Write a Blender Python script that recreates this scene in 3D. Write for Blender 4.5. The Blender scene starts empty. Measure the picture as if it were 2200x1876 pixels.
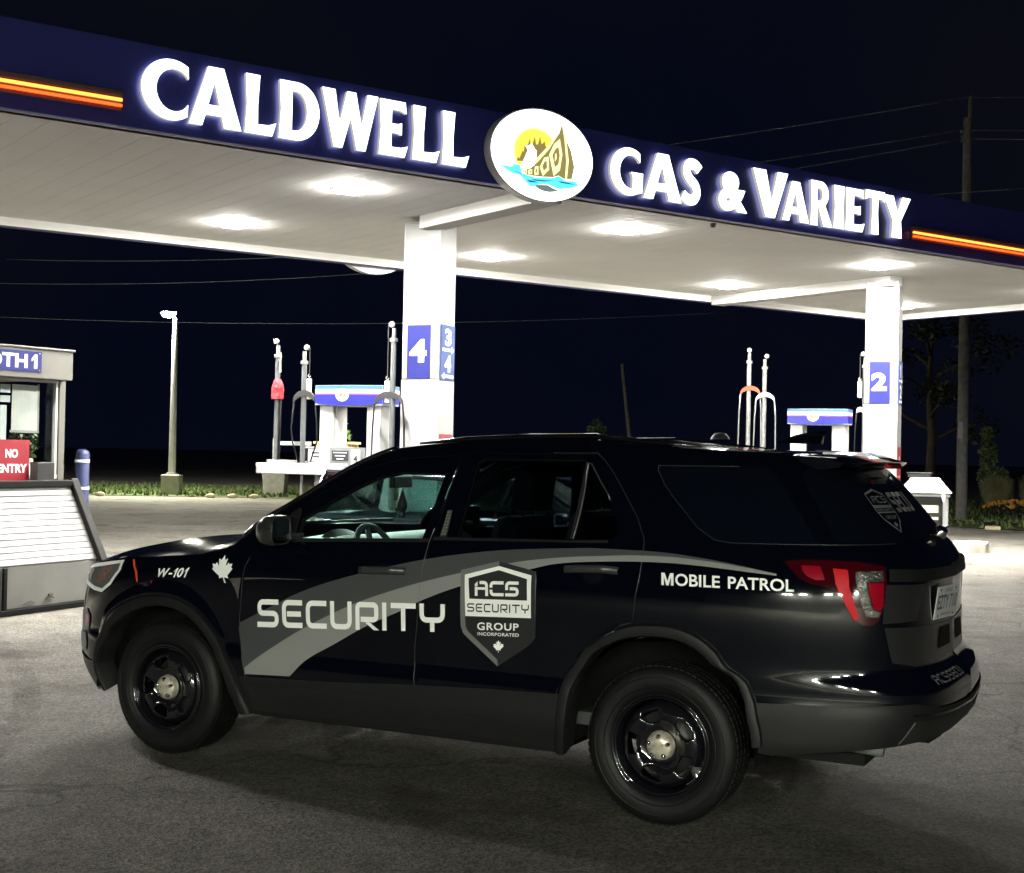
import bpy, bmesh, math, random
import numpy as np
from mathutils import Vector, Matrix
from mathutils.geometry import delaunay_2d_cdt
random.seed(7)
PI = math.pi
scene = bpy.context.scene
COL = scene.collection

# ------------------------------------------------------------------ camera, sky, exposure
cam_d = bpy.data.cameras.new('camera')
cam = bpy.data.objects.new('camera', cam_d); COL.objects.link(cam)
cam_d.sensor_fit = 'HORIZONTAL'; cam_d.sensor_width = 36.0
cam_d.lens = 36.0 * 2989.5 / 2200.0
cam_d.clip_start = 0.05; cam_d.clip_end = 2000
PITCH, ROLL, CAMH = 0.011808, 0.020320, 1.68326
fw = Vector((0, math.cos(PITCH), math.sin(PITCH))); rt = Vector((1, 0, 0)); up = rt.cross(fw)
c_, s_ = math.cos(ROLL), math.sin(ROLL)
r2 = rt * c_ + up * s_; u2 = -rt * s_ + up * c_
cam.matrix_world = Matrix(((r2.x, u2.x, -fw.x, 0), (r2.y, u2.y, -fw.y, 0), (r2.z, u2.z, -fw.z, CAMH), (0, 0, 0, 1)))
scene.camera = cam

world = bpy.data.worlds.new('World'); scene.world = world; world.use_nodes = True
wn = world.node_tree; wn.nodes.clear()
wo = wn.nodes.new('ShaderNodeOutputWorld'); wb = wn.nodes.new('ShaderNodeBackground')
tcw = wn.nodes.new('ShaderNodeTexCoord'); nzw = wn.nodes.new('ShaderNodeTexNoise'); nzw.inputs['Scale'].default_value = 2.2; nzw.inputs['Detail'].default_value = 5
rpw = wn.nodes.new('ShaderNodeValToRGB'); e_ = rpw.color_ramp.elements      # thin night cloud drifting over a deep blue sky
e_[0].position = .38; e_[0].color = (.17, .25, .86, 1); e_[1].position = .66; e_[1].color = (.36, .40, .68, 1)
wn.links.new(tcw.outputs['Generated'], nzw.inputs['Vector']); wn.links.new(nzw.outputs[0], rpw.inputs[0]); wn.links.new(rpw.outputs[0], wb.inputs['Color'])
wb.inputs['Strength'].default_value = .0072
wn.links.new(wb.outputs[0], wo.inputs[0])
scene.view_settings.view_transform = 'Standard'; scene.view_settings.look = 'None'
scene.view_settings.exposure = 0.32; scene.view_settings.gamma = 1.0
scene.cycles.use_denoising = True
scene.cycles.max_bounces = 8
scene.cycles.caustics_reflective = False; scene.cycles.caustics_refractive = False
scene.cycles.sample_clamp_indirect = 4.0

LAMP_E = 3900.0      # canopy luminaire diffuser strength
SIGN_E = 2.6
# ------------------------------------------------------------------ materials
MATS = {}
def mat(name, col, rough=.5, metal=0., var=0., vscale=8., bump=0., bscale=40., emit=None, estr=0., coat=0., spec=.5, coords='Object'):
    if name in MATS: return MATS[name]
    m = bpy.data.materials.new(name); m.use_nodes = True; MATS[name] = m
    nt = m.node_tree; b = nt.nodes['Principled BSDF']
    col = tuple(col) + (1,)
    b.inputs['Base Color'].default_value = col
    b.inputs['Roughness'].default_value = rough; b.inputs['Metallic'].default_value = metal
    b.inputs['Specular IOR Level'].default_value = spec
    if coat: b.inputs['Coat Weight'].default_value = coat; b.inputs['Coat Roughness'].default_value = .03
    if emit: b.inputs['Emission Color'].default_value = tuple(emit) + (1,); b.inputs['Emission Strength'].default_value = estr
    if var or bump:
        tc = nt.nodes.new('ShaderNodeTexCoord')
    if var:
        n = nt.nodes.new('ShaderNodeTexNoise'); n.inputs['Scale'].default_value = vscale; n.inputs['Detail'].default_value = 6
        nt.links.new(tc.outputs[coords], n.inputs['Vector'])
        r = nt.nodes.new('ShaderNodeValToRGB'); r.color_ramp.elements[0].position = .3; r.color_ramp.elements[1].position = .7
        r.color_ramp.elements[0].color = tuple(max(0, c * (1 - var)) for c in col[:3]) + (1,)
        r.color_ramp.elements[1].color = tuple(min(1, c * (1 + var)) for c in col[:3]) + (1,)
        nt.links.new(n.outputs[0], r.inputs[0]); nt.links.new(r.outputs[0], b.inputs['Base Color'])
        r2_ = nt.nodes.new('ShaderNodeMapRange'); r2_.inputs['To Min'].default_value = max(.02, rough - .12 * var * 3); r2_.inputs['To Max'].default_value = min(1, rough + .12 * var * 3)
        nt.links.new(n.outputs[0], r2_.inputs[0]); nt.links.new(r2_.outputs[0], b.inputs['Roughness'])
    if bump:
        n2 = nt.nodes.new('ShaderNodeTexNoise'); n2.inputs['Scale'].default_value = bscale; n2.inputs['Detail'].default_value = 4
        nt.links.new(tc.outputs[coords], n2.inputs['Vector'])
        bp = nt.nodes.new('ShaderNodeBump'); bp.inputs['Strength'].default_value = bump; bp.inputs['Distance'].default_value = .01
        nt.links.new(n2.outputs[0], bp.inputs['Height']); nt.links.new(bp.outputs[0], b.inputs['Normal'])
    return m
def glass(name, tint, gloss=.06, rough=.01):
    if name in MATS: return MATS[name]
    m = bpy.data.materials.new(name); m.use_nodes = True; MATS[name] = m; nt = m.node_tree; nt.nodes.clear()
    o = nt.nodes.new('ShaderNodeOutputMaterial'); mx = nt.nodes.new('ShaderNodeMixShader')
    t = nt.nodes.new('ShaderNodeBsdfTransparent'); t.inputs[0].default_value = tuple(tint) + (1,)
    g = nt.nodes.new('ShaderNodeBsdfGlossy'); g.inputs['Roughness'].default_value = rough; g.inputs[0].default_value = (.9, .95, .95, 1)
    f = nt.nodes.new('ShaderNodeLayerWeight'); f.inputs['Blend'].default_value = .5
    pw = nt.nodes.new('ShaderNodeMath'); pw.operation = 'POWER'; nt.links.new(f.outputs['Facing'], pw.inputs[0]); pw.inputs[1].default_value = 4.5
    ma = nt.nodes.new('ShaderNodeMath'); ma.operation = 'MULTIPLY_ADD'; nt.links.new(pw.outputs[0], ma.inputs[0]); ma.inputs[1].default_value = .9; ma.inputs[2].default_value = gloss * .7
    nt.links.new(ma.outputs[0], mx.inputs[0]); nt.links.new(t.outputs[0], mx.inputs[1]); nt.links.new(g.outputs[0], mx.inputs[2])
    nt.links.new(mx.outputs[0], o.inputs[0]); return m
def emis(name, col, s):
    if name in MATS: return MATS[name]
    m = bpy.data.materials.new(name); m.use_nodes = True; MATS[name] = m; nt = m.node_tree; nt.nodes.clear()
    o = nt.nodes.new('ShaderNodeOutputMaterial'); e = nt.nodes.new('ShaderNodeEmission')
    e.inputs[0].default_value = tuple(col) + (1,); e.inputs[1].default_value = s
    nt.links.new(e.outputs[0], o.inputs[0]); return m

# ------------------------------------------------------------------ mesh helpers
class Geo:
    def __init__(s): s.v = []; s.f = []; s.mi = []; s.n = []; s.hasn = False
    def add(s, v, f, mi=0, n=None):
        b = len(s.v); s.v += [tuple(map(float, p)) for p in v]; s.f += [tuple(b + i for i in q) for q in f]; s.mi += [mi] * len(f)
        if n is not None: s.n += [tuple(map(float, p)) for p in n]; s.hasn = True
        else: s.n += [(0, 0, 0)] * len(v)
        return s
    def box(s, c, d, rz=0., mi=0, rx=0., ry=0.):
        M = Matrix.Rotation(rz, 3, 'Z') @ Matrix.Rotation(ry, 3, 'Y') @ Matrix.Rotation(rx, 3, 'X')
        vs = [Vector(c) + M @ Vector((x * d[0] / 2, y * d[1] / 2, z * d[2] / 2)) for x in (-1, 1) for y in (-1, 1) for z in (-1, 1)]
        return s.add(vs, [(0, 1, 3, 2), (4, 6, 7, 5), (0, 4, 5, 1), (2, 3, 7, 6), (0, 2, 6, 4), (1, 5, 7, 3)], mi)
    def tube(s, pts, r, k=10, mi=0, cap=True):
        pts = [Vector(p) for p in pts]; rs = r if isinstance(r, (list, tuple)) else [r] * len(pts)
        rings = []; pu = None
        for i, p in enumerate(pts):
            t = (pts[min(i + 1, len(pts) - 1)] - pts[max(i - 1, 0)]).normalized()
            if pu is None: pu = t.orthogonal().normalized()
            a = (pu - t * pu.dot(t)); a = a.normalized() if a.length > 1e-6 else t.orthogonal().normalized(); pu = a; b = t.cross(a)
            rings.append([p + (a * math.cos(2 * PI * j / k) + b * math.sin(2 * PI * j / k)) * rs[i] for j in range(k)])
        v = [q for R in rings for q in R]
        f = [(i * k + j, i * k + (j + 1) % k, (i + 1) * k + (j + 1) % k, (i + 1) * k + j) for i in range(len(pts) - 1) for j in range(k)]
        if cap: f += [tuple(reversed(range(k))), tuple((len(pts) - 1) * k + j for j in range(k))]
        return s.add(v, f, mi)
    def lathe(s, prof, k=32, M=None, mi=0):   # prof: (r, h) around local Z, transformed by M
        M = M or Matrix.Identity(4); v = []; n = len(prof)
        for j in range(k):
            a = 2 * PI * j / k
            for r, h in prof: v.append(M @ Vector((r * math.cos(a), r * math.sin(a), h)))
        f = [(j * n + i, ((j + 1) % k) * n + i, ((j + 1) % k) * n + i + 1, j * n + i + 1) for j in range(k) for i in range(n - 1)]
        return s.add(v, f, mi)
    def grid(s, rows, mi=0, flip=False):      # rows of points
        n = len(rows[0]); v = [p for r in rows for p in r]
        f = [(i * n + j, i * n + j + 1, (i + 1) * n + j + 1, (i + 1) * n + j) for i in range(len(rows) - 1) for j in range(n - 1)]
        if flip: f = [tuple(reversed(q)) for q in f]
        return s.add(v, f, mi)
    def prism(s, poly, z0, z1, mi=0, M=None, holes=()):   # 2D polygon (x,y) extruded along z
        M = M or Matrix.Identity(4)
        pv, pf = cdt(poly, holes, None)
        s.add([M @ Vector((x, y, z1)) for x, y in pv], pf, mi)
        s.add([M @ Vector((x, y, z0)) for x, y in pv], [tuple(reversed(q)) for q in pf], mi)
        for lp in [poly] + list(holes):
            n = len(lp); v = [M @ Vector((x, y, z)) for x, y in lp for z in (z0, z1)]
            s.add(v, [(2 * i, 2 * ((i + 1) % n), 2 * ((i + 1) % n) + 1, 2 * i + 1) for i in range(n)], mi)
        return s
    def build(s, name, mats, parent=None, smooth=False, bevel=0., loc=None, auto=None):
        me = bpy.data.meshes.new(name); me.from_pydata(s.v, [], s.f); 
        if not isinstance(mats, (list, tuple)): mats = [mats]
        for m in mats: me.materials.append(m)
        me.polygons.foreach_set('material_index', s.mi)
        if smooth or s.hasn: me.polygons.foreach_set('use_smooth', [True] * len(me.polygons))
        me.update()
        if not s.hasn:
            bm = bmesh.new(); bm.from_mesh(me); bmesh.ops.recalc_face_normals(bm, faces=bm.faces)
            if auto is not None:
                for e in bm.edges: e.smooth = not (len(e.link_faces) == 2 and e.calc_face_angle(0) > auto)
            bm.to_mesh(me); bm.free()
        else:
            nn = np.array(s.n); 
            me.normals_split_custom_set_from_vertices(nn.tolist())
        o = bpy.data.objects.new(name, me); COL.objects.link(o)
        if parent is not None: o.parent = parent
        if loc is not None: o.location = loc
        if bevel:
            b = o.modifiers.new('bevel', 'BEVEL'); b.width = bevel; b.segments = 2; b.limit_method = 'ANGLE'; b.angle_limit = .6
        return o
def empty(name, loc, rz=0.):
    o = bpy.data.objects.new(name, None); COL.objects.link(o); o.location = loc; o.rotation_euler = (0, 0, rz); return o
def tag(o, label, cat, group=None, kind=None):
    o['label'] = label; o['category'] = cat
    if group: o['group'] = group
    if kind: o['kind'] = kind
    return o
def struct(o, kind='structure'): o['kind'] = kind; return o

def inpoly(P, loops):
    P = np.asarray(P, float); c = np.zeros(len(P), bool)
    for lp in loops:
        L = np.asarray(lp, float); x0, y0 = L[:, 0], L[:, 1]; x1, y1 = np.roll(x0, -1), np.roll(y0, -1)
        for a, b, d, e in zip(x0, y0, x1, y1):
            if b == e: continue
            m = ((b > P[:, 1]) != (e > P[:, 1])) & (P[:, 0] < (d - a) * (P[:, 1] - b) / (e - b) + a); c ^= m
    return c
def resample(lp, g):
    out = []; n = len(lp)
    for i in range(n):
        a = np.array(lp[i], float); b = np.array(lp[(i + 1) % n], float); k = max(1, int(math.ceil(np.hypot(*(b - a)) / g)))
        out += [tuple(a + (b - a) * j / k) for j in range(k)]
    return out
def cdt(outer, holes=(), g=.05):
    loops = [list(outer)] + [list(h) for h in holes]
    if g: loops = [resample(l, g) for l in loops]
    pts = []; ed = []
    for l in loops:
        b = len(pts); pts += l; ed += [(b + i, b + (i + 1) % len(l)) for i in range(len(l))]
    if g:
        A = np.array(loops[0]); lo = A.min(0); hi = A.max(0)
        X, Y = np.meshgrid(np.arange(lo[0] + g / 2, hi[0], g), np.arange(lo[1] + g / 2, hi[1], g)); G = np.stack([X.ravel(), Y.ravel()], 1)
        if len(G):
            G = G[inpoly(G, loops)]; E = np.array(pts)
            if len(G):
                keep = np.array([np.min(np.sum((E - q) ** 2, 1)) > (g * .35) ** 2 for q in G]); G = G[keep]
                pts = pts + [tuple(q) for q in G]
    r = delaunay_2d_cdt([Vector(p) for p in pts], ed, [], 0, 1e-7)
    V = np.array([(v.x, v.y) for v in r[0]]); F = [f for f in r[2]]
    C = np.array([V[list(f)].mean(0) for f in F]); ins = inpoly(C, loops)
    out = []
    for f, k in zip(F, ins):
        if not k: continue
        a, b, c = V[f[0]], V[f[1]], V[f[2]]
        ar = (b[0] - a[0]) * (c[1] - a[1]) - (b[1] - a[1]) * (c[0] - a[0])
        if abs(ar) < 1e-10: continue
        out.append(tuple(f) if ar > 0 else tuple(reversed(f)))
    return [tuple(v) for v in V], out

# ---- lettering
def arc(cx, cy, rx, ry, a0, a1, n=14): return [(cx + rx * math.cos(math.radians(a0 + (a1 - a0) * i / n)), cy + ry * math.sin(math.radians(a0 + (a1 - a0) * i / n))) for i in range(n + 1)]
def rnd(pl, r, n=6):     # round the inner corners of an open polyline
    out = [pl[0]]
    for i in range(1, len(pl) - 1):
        p, a, b = Vector(pl[i]), Vector(pl[i - 1]), Vector(pl[i + 1]); d1 = (a - p); d2 = (b - p)
        q = min(r, d1.length * .49 if i > 1 else d1.length * .95, d2.length * .49 if i < len(pl) - 2 else d2.length * .95)
        s, e = p + d1.normalized() * q, p + d2.normalized() * q
        for k in range(n + 1):
            t = k / n; out.append(tuple(s * (1 - t) ** 2 + p * 2 * t * (1 - t) + e * t * t))
    return out + [pl[-1]]
def stroke(pl, w):
    L, R = [], []; P = [Vector(p) for p in pl]
    for i, p in enumerate(P):
        d1 = (P[i] - P[i - 1]).normalized() if i else None; d2 = (P[i + 1] - P[i]).normalized() if i < len(P) - 1 else None
        d = ((d1 or d2) + (d2 or d1)).normalized(); nrm = Vector((-d.y, d.x)); c = nrm.dot(Vector((-(d1 or d2).y, (d1 or d2).x)))
        o = nrm * (w / 2 / max(.3, c)); L.append(tuple(p + o)); R.append(tuple(p - o))
    return L + R[::-1]
def tech(ch, w, k, gap=.05):  # squared futuristic capitals, height 1
    h = k / 2; r = .24
    if ch == 'S': return [stroke(rnd([(w, 1 - h), (h, 1 - h), (h, .5), (w - h, .5), (w - h, h), (0, h)], r), k)]
    if ch == 'E': return [stroke(rnd([(w, 1 - h), (h, 1 - h), (h, h), (w, h)], r), k), stroke([(k + gap, .5), (w * .93, .5)], k)]
    if ch == 'C': return [stroke(rnd([(w, 1 - h), (h, 1 - h), (h, h), (w, h)], r), k)]
    if ch == 'U': return [stroke(rnd([(h, 1), (h, h), (w - h, h), (w - h, 1)], r), k)]
    if ch == 'R': return [stroke(rnd([(h, 0), (h, 1 - h), (w - h, 1 - h), (w - h, .38), (k + gap, .38)], .16), k), [(w * .42, .38 - h - .01), (w * .62, .38 - h - .01), (w + .02, 0), (w - k * 1.15, 0)]]
    if ch == 'I': return [stroke([(h, 0), (h, 1)], k)]
    if ch == 'T': return [stroke([(0, 1 - h), (w, 1 - h)], k), stroke([(w / 2, 0), (w / 2, 1 - k - .004)], k)]
    if ch == 'Y': return [stroke(rnd([(h, 1), (h, .42), (w - h, .42), (w - h, 1)], r), k), stroke([(w / 2, 0), (w / 2, .42 - h - .004)], k)]
    if ch == 'A': return [stroke([(h, 0), (h, .62)], k), [(0, .66), (k, .66), (k, .98), (0, .78)], stroke(rnd([(w * .36, 1 - h), (w - h, 1 - h), (w - h, 0)], r), k), stroke([(k + .01, .5), (w - k - .01, .5)], k * .8)]
    if ch == 'c': return [stroke(rnd([(w, 1 - h), (h, 1 - h), (h, .57)], r), k), stroke(rnd([(h, .43), (h, h), (w, h)], r), k)]
    if ch == 's': return [stroke(rnd([(w, 1 - h), (h, 1 - h), (h, .42)], r), k), stroke(rnd([(w * .34, .52), (w - h, .52), (w - h, h), (0, h)], r), k)]
    return []
def tech_word(word, widths, k, gap=.14):
    out = []; x = 0
    for ch, w in zip(word, widths):
        for p in tech(ch, w, k): out.append([(a + x, b) for a, b in p])
        x += w + gap
    W = x - gap
    return [[(a / W, b) for a, b in p] for p in out]
LEAF = [(.5, 1), (.595, .82), (.72, .885), (.665, .60), (.80, .74), (.83, .665), (.985, .695), (.935, .545), (1, .50), (.70, .255), (.73, .165), (.525, .20), (.535, 0), (.465, 0), (.475, .20), (.27, .165), (.30, .255), (0, .50), (.065, .545), (.015, .695), (.17, .665), (.20, .74), (.335, .60), (.28, .885), (.405, .82)]
TXT = {}
def textmesh(s, bold=.0, shear=0., spacing=1.):   # built-in font, verts normalised to the unit box, plus aspect
    key = (s, bold, shear, spacing)
    if key in TXT: return TXT[key]
    cu = bpy.data.curves.new('t', 'FONT'); cu.body = s; cu.offset = bold; cu.shear = shear; cu.space_character = spacing; cu.resolution_u = 4
    o = bpy.data.objects.new('t', cu); COL.objects.link(o)
    dg = bpy.context.evaluated_depsgraph_get(); dg.update(); ev = o.evaluated_get(dg); me = ev.to_mesh()
    V = np.array([v.co[:2] for v in me.vertices]); F = [tuple(p.vertices) for p in me.polygons]; ev.to_mesh_clear()
    bpy.data.objects.remove(o); bpy.data.curves.remove(cu)
    lo, hi = V.min(0), V.max(0); asp = (hi[0] - lo[0]) / (hi[1] - lo[1]); V = (V - lo) / (hi - lo)
    out = []
    for f in F:
        a, b, c = V[f[0]], V[f[1]], V[f[2]]
        ar = sum(V[f[i]][0] * V[f[(i + 1) % len(f)]][1] - V[f[(i + 1) % len(f)]][0] * V[f[i]][1] for i in range(len(f)))
        out.append(f if ar > 0 else tuple(reversed(f)))
    TXT[key] = (V, out, asp); return TXT[key]
GL = {'M': [(0, 0), (0, 1), (.27, 1), (.5, .36), (.73, 1), (1, 1), (1, 0), (.79, 0), (.79, .70), (.59, 0), (.41, 0), (.21, .70), (.21, 0)], '1': [(.45, 0), (.45, .70), (0, .52), (0, .72), (.52, 1), (1, 1), (1, 0)], '-': [(0, .30), (1, .30), (1, .48), (0, .48)]}
def decal_tokens(geo, q, toks, bold=.02, off=.004, shear=0.):
    for f0, f1, t in toks:
        if t in GL: panel(geo, quadmap(q, [(f0 + (f1 - f0) * x + shear * (y - .5), y) for x, y in GL[t]]), g=.04, off=off)
        else:
            V, F, asp = textmesh(t, bold); skin(geo, quadmap(q, [(f0 + (f1 - f0) * x + shear * (y - .5), y) for x, y in V]), F, off)
def flat_glyph(geo, t, M, w, h):
    V, F = cdt(GL[t], (), None); geo.add([M @ Vector((x * w, y * h, 0)) for x, y in V], F)
def flat_text(geo, s, M, w, h, bold=.02, mi=0, shear=0., spacing=1.):  # lettering lying in the local XY plane of M, lower-left at origin
    V, F, asp = textmesh(s, bold, shear, spacing)
    if w is None: w = h * asp
    geo.add([M @ Vector((x * w, y * h, 0)) for x, y in V], F, mi); return w

# ------------------------------------------------------------------ car body surface  P(t, z): t runs front centre -> left side -> rear centre
def pchip(xs, ys):
    xs = np.array(xs, float); ys = np.array(ys, float); h = np.diff(xs); dl = np.diff(ys) / h; m = np.zeros(len(xs))
    for i in range(1, len(xs) - 1):
        if dl[i - 1] * dl[i] > 0:
            w1 = 2 * h[i] + h[i - 1]; w2 = h[i] + 2 * h[i - 1]; m[i] = (w1 + w2) / (w1 / dl[i - 1] + w2 / dl[i])
    m[0] = dl[0]; m[-1] = dl[-1]
    def f(x):
        x = np.clip(np.asarray(x, float), xs[0], xs[-1]); i = np.clip(np.searchsorted(xs, x) - 1, 0, len(xs) - 2)
        t = (x - xs[i]) / h[i]; t2 = t * t; t3 = t2 * t
        return (2 * t3 - 3 * t2 + 1) * ys[i] + (t3 - 2 * t2 + t) * h[i] * m[i] + (-2 * t3 + 3 * t2) * ys[i + 1] + (t3 - t2) * h[i] * m[i + 1]
    return f
YC = .972
HW = pchip([.18, .26, .33, .45, .55, .62, .75, .95, 1.05, 1.12, 1.20, 1.26, 1.30, 1.5, 1.62, 1.68, 1.74, 1.77, 1.80],
           [.90, .93, .95, .968, .968, .955, .958, .968, .966, .957, .938, .915, .897, .825, .775, .735, .66, .59, .50])
SF = pchip([.18, .3, .45, .6, .75, .9, 1.0, 1.08, 1.2], [-.78, -.86, -.93, -.955, -.95, -.91, -.86, -.78, -.60])
SR = pchip([.20, .30, .40, .50, .62, .69, .72, .76, .85, 1.0, 1.15, 1.2, 1.26, 1.32, 1.45, 1.6, 1.66, 1.76],
           [3.86, 3.95, 4.02, 4.065, 4.085, 4.08, 4.05, 3.995, 3.99, 3.985, 3.99, 3.985, 3.955, 3.90, 3.80, 3.67, 3.60, 3.42])
def mkc(c):
    c = np.array(c); t = np.concatenate([[0], np.cumsum(np.hypot(*np.diff(c, axis=0).T))]); return pchip(t, c[:, 0]), pchip(t, c[:, 1]), t[-1]
RA, RB, RT = mkc([(.95, 0), (.75, .006), (.55, .022), (.38, .055), (.24, .11), (.14, .19), (.075, .29), (.04, .42), (.015, .62), (0, .97)])
FA, FB, FT = mkc([(.85, 0), (.65, .012), (.48, .035), (.33, .08), (.20, .155), (.11, .25), (.055, .37), (.02, .58), (0, .97)])
T0F, T0R = -.10, 3.13
TE, TS = T0R + RT, T0F - FT
def P(t, z, off=0.):
    t = np.asarray(t, float); z = np.asarray(z, float); t, z = np.broadcast_arrays(t, z)
    hw = HW(z); sf = SF(z); sr = SR(z); tr = np.maximum(t - T0R, 0); tf = np.maximum(T0F - t, 0)
    sm = lambda x: (1 - x) ** 2 * (1 + 2 * x)
    s = t + (sf + .85 - T0F) * sm(np.clip((t - T0F) / .9, 0, 1)) + (sr - .95 - T0R) * sm(np.clip((T0R - t) / .9, 0, 1))
    s = np.where(t > T0R, sr - RA(tr), s); s = np.where(t < T0F, sf + FA(tf), s)
    b = np.where(t > T0R, RB(tr), 0) + np.where(t < T0F, FB(tf), 0)
    k = np.where(b > .3, .3 + (b - .3) * (hw - .3) / .67, b)
    out = np.stack([s, YC - hw + k, z], -1)
    if np.any(off): out = out + PN(t, z) * np.asarray(off)[..., None]
    return out
def PN(t, z):
    d = 2e-3; z = np.asarray(z, float)
    a = P(t + d, z) - P(t - d, z); b = P(t, z + d) - P(t, z - d)
    n = np.cross(a, b); return n / (np.linalg.norm(n, axis=-1, keepdims=True) + 1e-12)
def skin(geo, V, F, off=0., mi=0, side=1):
    V = np.array(V); p = P(V[:, 0], V[:, 1], np.full(len(V), off) if off else 0.); n = PN(V[:, 0], V[:, 1])
    if side < 0:
        p = p * [1, -1, 1] + [0, 2 * YC, 0]; n = n * [1, -1, 1]; F = [tuple(reversed(f)) for f in F]
    geo.add(p, F, mi, n)
def panel(geo, outer, holes=(), g=.05, off=0., mi=0, side=1):
    V, F = cdt(outer, holes, g); skin(geo, V, F, off, mi, side)
def quadmap(q, pts):   # q: TL, TR, BR, BL in (t,z); pts in the unit square
    TL, TR, BR, BL = [np.array(p, float) for p in q]
    return [tuple((BL * (1 - x) + BR * x) * (1 - y) + (TL * (1 - x) + TR * x) * y) for x, y in pts]
def decal_polys(geo, q, polys, off=.004, mi=0, g=.03):
    for p in polys: panel(geo, quadmap(q, p), g=g, off=off, mi=mi)
def decal_text(geo, q, s, bold=.02, off=.004, mi=0, shear=0., spacing=1.):
    V, F, asp = textmesh(s, bold, shear, spacing); skin(geo, quadmap(q, V), F, off, mi)

# ------------------------------------------------------------------ common materials
def ground_mat(name, base, fine, stain, rough, apron=None):
    m = bpy.data.materials.new(name); m.use_nodes = True; nt = m.node_tree; b = nt.nodes['Principled BSDF']
    b.inputs['Specular IOR Level'].default_value = .12
    tc = nt.nodes.new('ShaderNodeTexCoord')
    def noise(sc, det=5, rg=.6):
        n = nt.nodes.new('ShaderNodeTexNoise'); n.inputs['Scale'].default_value = sc; n.inputs['Detail'].default_value = det; n.inputs['Roughness'].default_value = rg
        nt.links.new(tc.outputs['Object'], n.inputs['Vector']); return n.outputs[0]
    def ramp(f, p0, c0, p1, c1):
        r = nt.nodes.new('ShaderNodeValToRGB'); e = r.color_ramp.elements
        e[0].position = p0; e[1].position = p1; e[0].color = tuple(c0) + (1,); e[1].color = tuple(c1) + (1,)
        nt.links.new(f, r.inputs[0]); return r.outputs[0]
    def mul(a, c, f=1.):
        x = nt.nodes.new('ShaderNodeMix'); x.data_type = 'RGBA'; x.blend_type = 'MULTIPLY'; x.inputs[0].default_value = f
        nt.links.new(a, x.inputs[6]); nt.links.new(c, x.inputs[7]); return x.outputs[2]
    big = ramp(noise(.45, 6), .35, [c * (1 - stain) for c in base], .65, [c * (1 + stain * .5) for c in base])
    if apron:       # worn change from asphalt to the paler concrete apron under the canopy
        big2 = ramp(noise(.3, 6), .35, [c * (1 - stain) for c in apron], .65, [c * (1 + stain * .4) for c in apron])
        dt = nt.nodes.new('ShaderNodeVectorMath'); dt.operation = 'DOT_PRODUCT'; nt.links.new(tc.outputs['Object'], dt.inputs[0]); dt.inputs[1].default_value = (-math.sin(CA), math.cos(CA), 0)
        nz = nt.nodes.new('ShaderNodeMath'); nz.operation = 'MULTIPLY_ADD'; nt.links.new(noise(.5, 5), nz.inputs[0]); nz.inputs[1].default_value = 3.0; nt.links.new(dt.outputs['Value'], nz.inputs[2])
        mr = nt.nodes.new('ShaderNodeMapRange'); mr.interpolation_type = 'SMOOTHSTEP'; v0 = 14.7364 * math.cos(CA) + 5.6
        mr.inputs['From Min'].default_value = v0 - 4.5; mr.inputs['From Max'].default_value = v0 + 1.0; nt.links.new(nz.outputs[0], mr.inputs[0])
        bm_ = nt.nodes.new('ShaderNodeMix'); bm_.data_type = 'RGBA'; nt.links.new(mr.outputs[0], bm_.inputs[0]); nt.links.new(big, bm_.inputs[6]); nt.links.new(big2, bm_.inputs[7]); big = bm_.outputs[2]
    vo = nt.nodes.new('ShaderNodeTexVoronoi'); vo.inputs['Scale'].default_value = 75.; nt.links.new(tc.outputs['Object'], vo.inputs['Vector'])
    peb = ramp(vo.outputs['Color'], .15, [1 - fine] * 3, .9, [1 + fine * .9] * 3)
    grit = ramp(noise(160, 3), .35, [1 - fine * .6] * 3, .7, [1.15] * 3)
    mid = ramp(noise(3.2, 7, .7), .4, [.82] * 3, .62, [1.06] * 3)
    oil = ramp(noise(.85, 3, .55), .34, [.62, .60, .58], .43, [1] * 3)
    spots = ramp(noise(6.5, 2, .4), .25, [.55] * 3, .31, [1] * 3)
    wz = nt.nodes.new('ShaderNodeVectorMath'); wz.operation = 'MULTIPLY_ADD'; nz3 = nt.nodes.new('ShaderNodeTexNoise'); nz3.inputs['Scale'].default_value = 1.1; nz3.inputs['Detail'].default_value = 6; nt.links.new(tc.outputs['Object'], nz3.inputs['Vector'])
    nt.links.new(nz3.outputs['Color'], wz.inputs[0]); wz.inputs[1].default_value = (1.3, 1.3, 0); nt.links.new(tc.outputs['Object'], wz.inputs[2])
    v3 = nt.nodes.new('ShaderNodeTexVoronoi'); v3.feature = 'DISTANCE_TO_EDGE'; v3.inputs['Scale'].default_value = .21; nt.links.new(wz.outputs[0], v3.inputs['Vector'])
    crack = ramp(v3.outputs['Distance'], .0012, [.45] * 3, .004, [1] * 3)
    patch = ramp(noise(.17, 2, .3), .47, [1] * 3, .50, [.86, .85, .85])
    col = mul(mul(mul(mul(mul(mul(mul(big, peb), grit), mid), oil), spots), crack), patch); nt.links.new(col, b.inputs['Base Color'])
    # sparse bright stone chips
    v2 = nt.nodes.new('ShaderNodeTexVoronoi'); v2.inputs['Scale'].default_value = 28.; nt.links.new(tc.outputs['Object'], v2.inputs['Vector'])
    chip = ramp(v2.outputs['Distance'], .03, [1] * 3, .075, [0] * 3)
    mx = nt.nodes.new('ShaderNodeMix'); mx.data_type = 'RGBA'; nt.links.new(chip, mx.inputs[0]); nt.links.new(col, mx.inputs[6]); mx.inputs[7].default_value = (min(1, base[0] * 2.2), min(1, base[1] * 2.15), min(1, base[2] * 2.0), 1)
    nt.links.new(mx.outputs[2], b.inputs['Base Color'])
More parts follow.
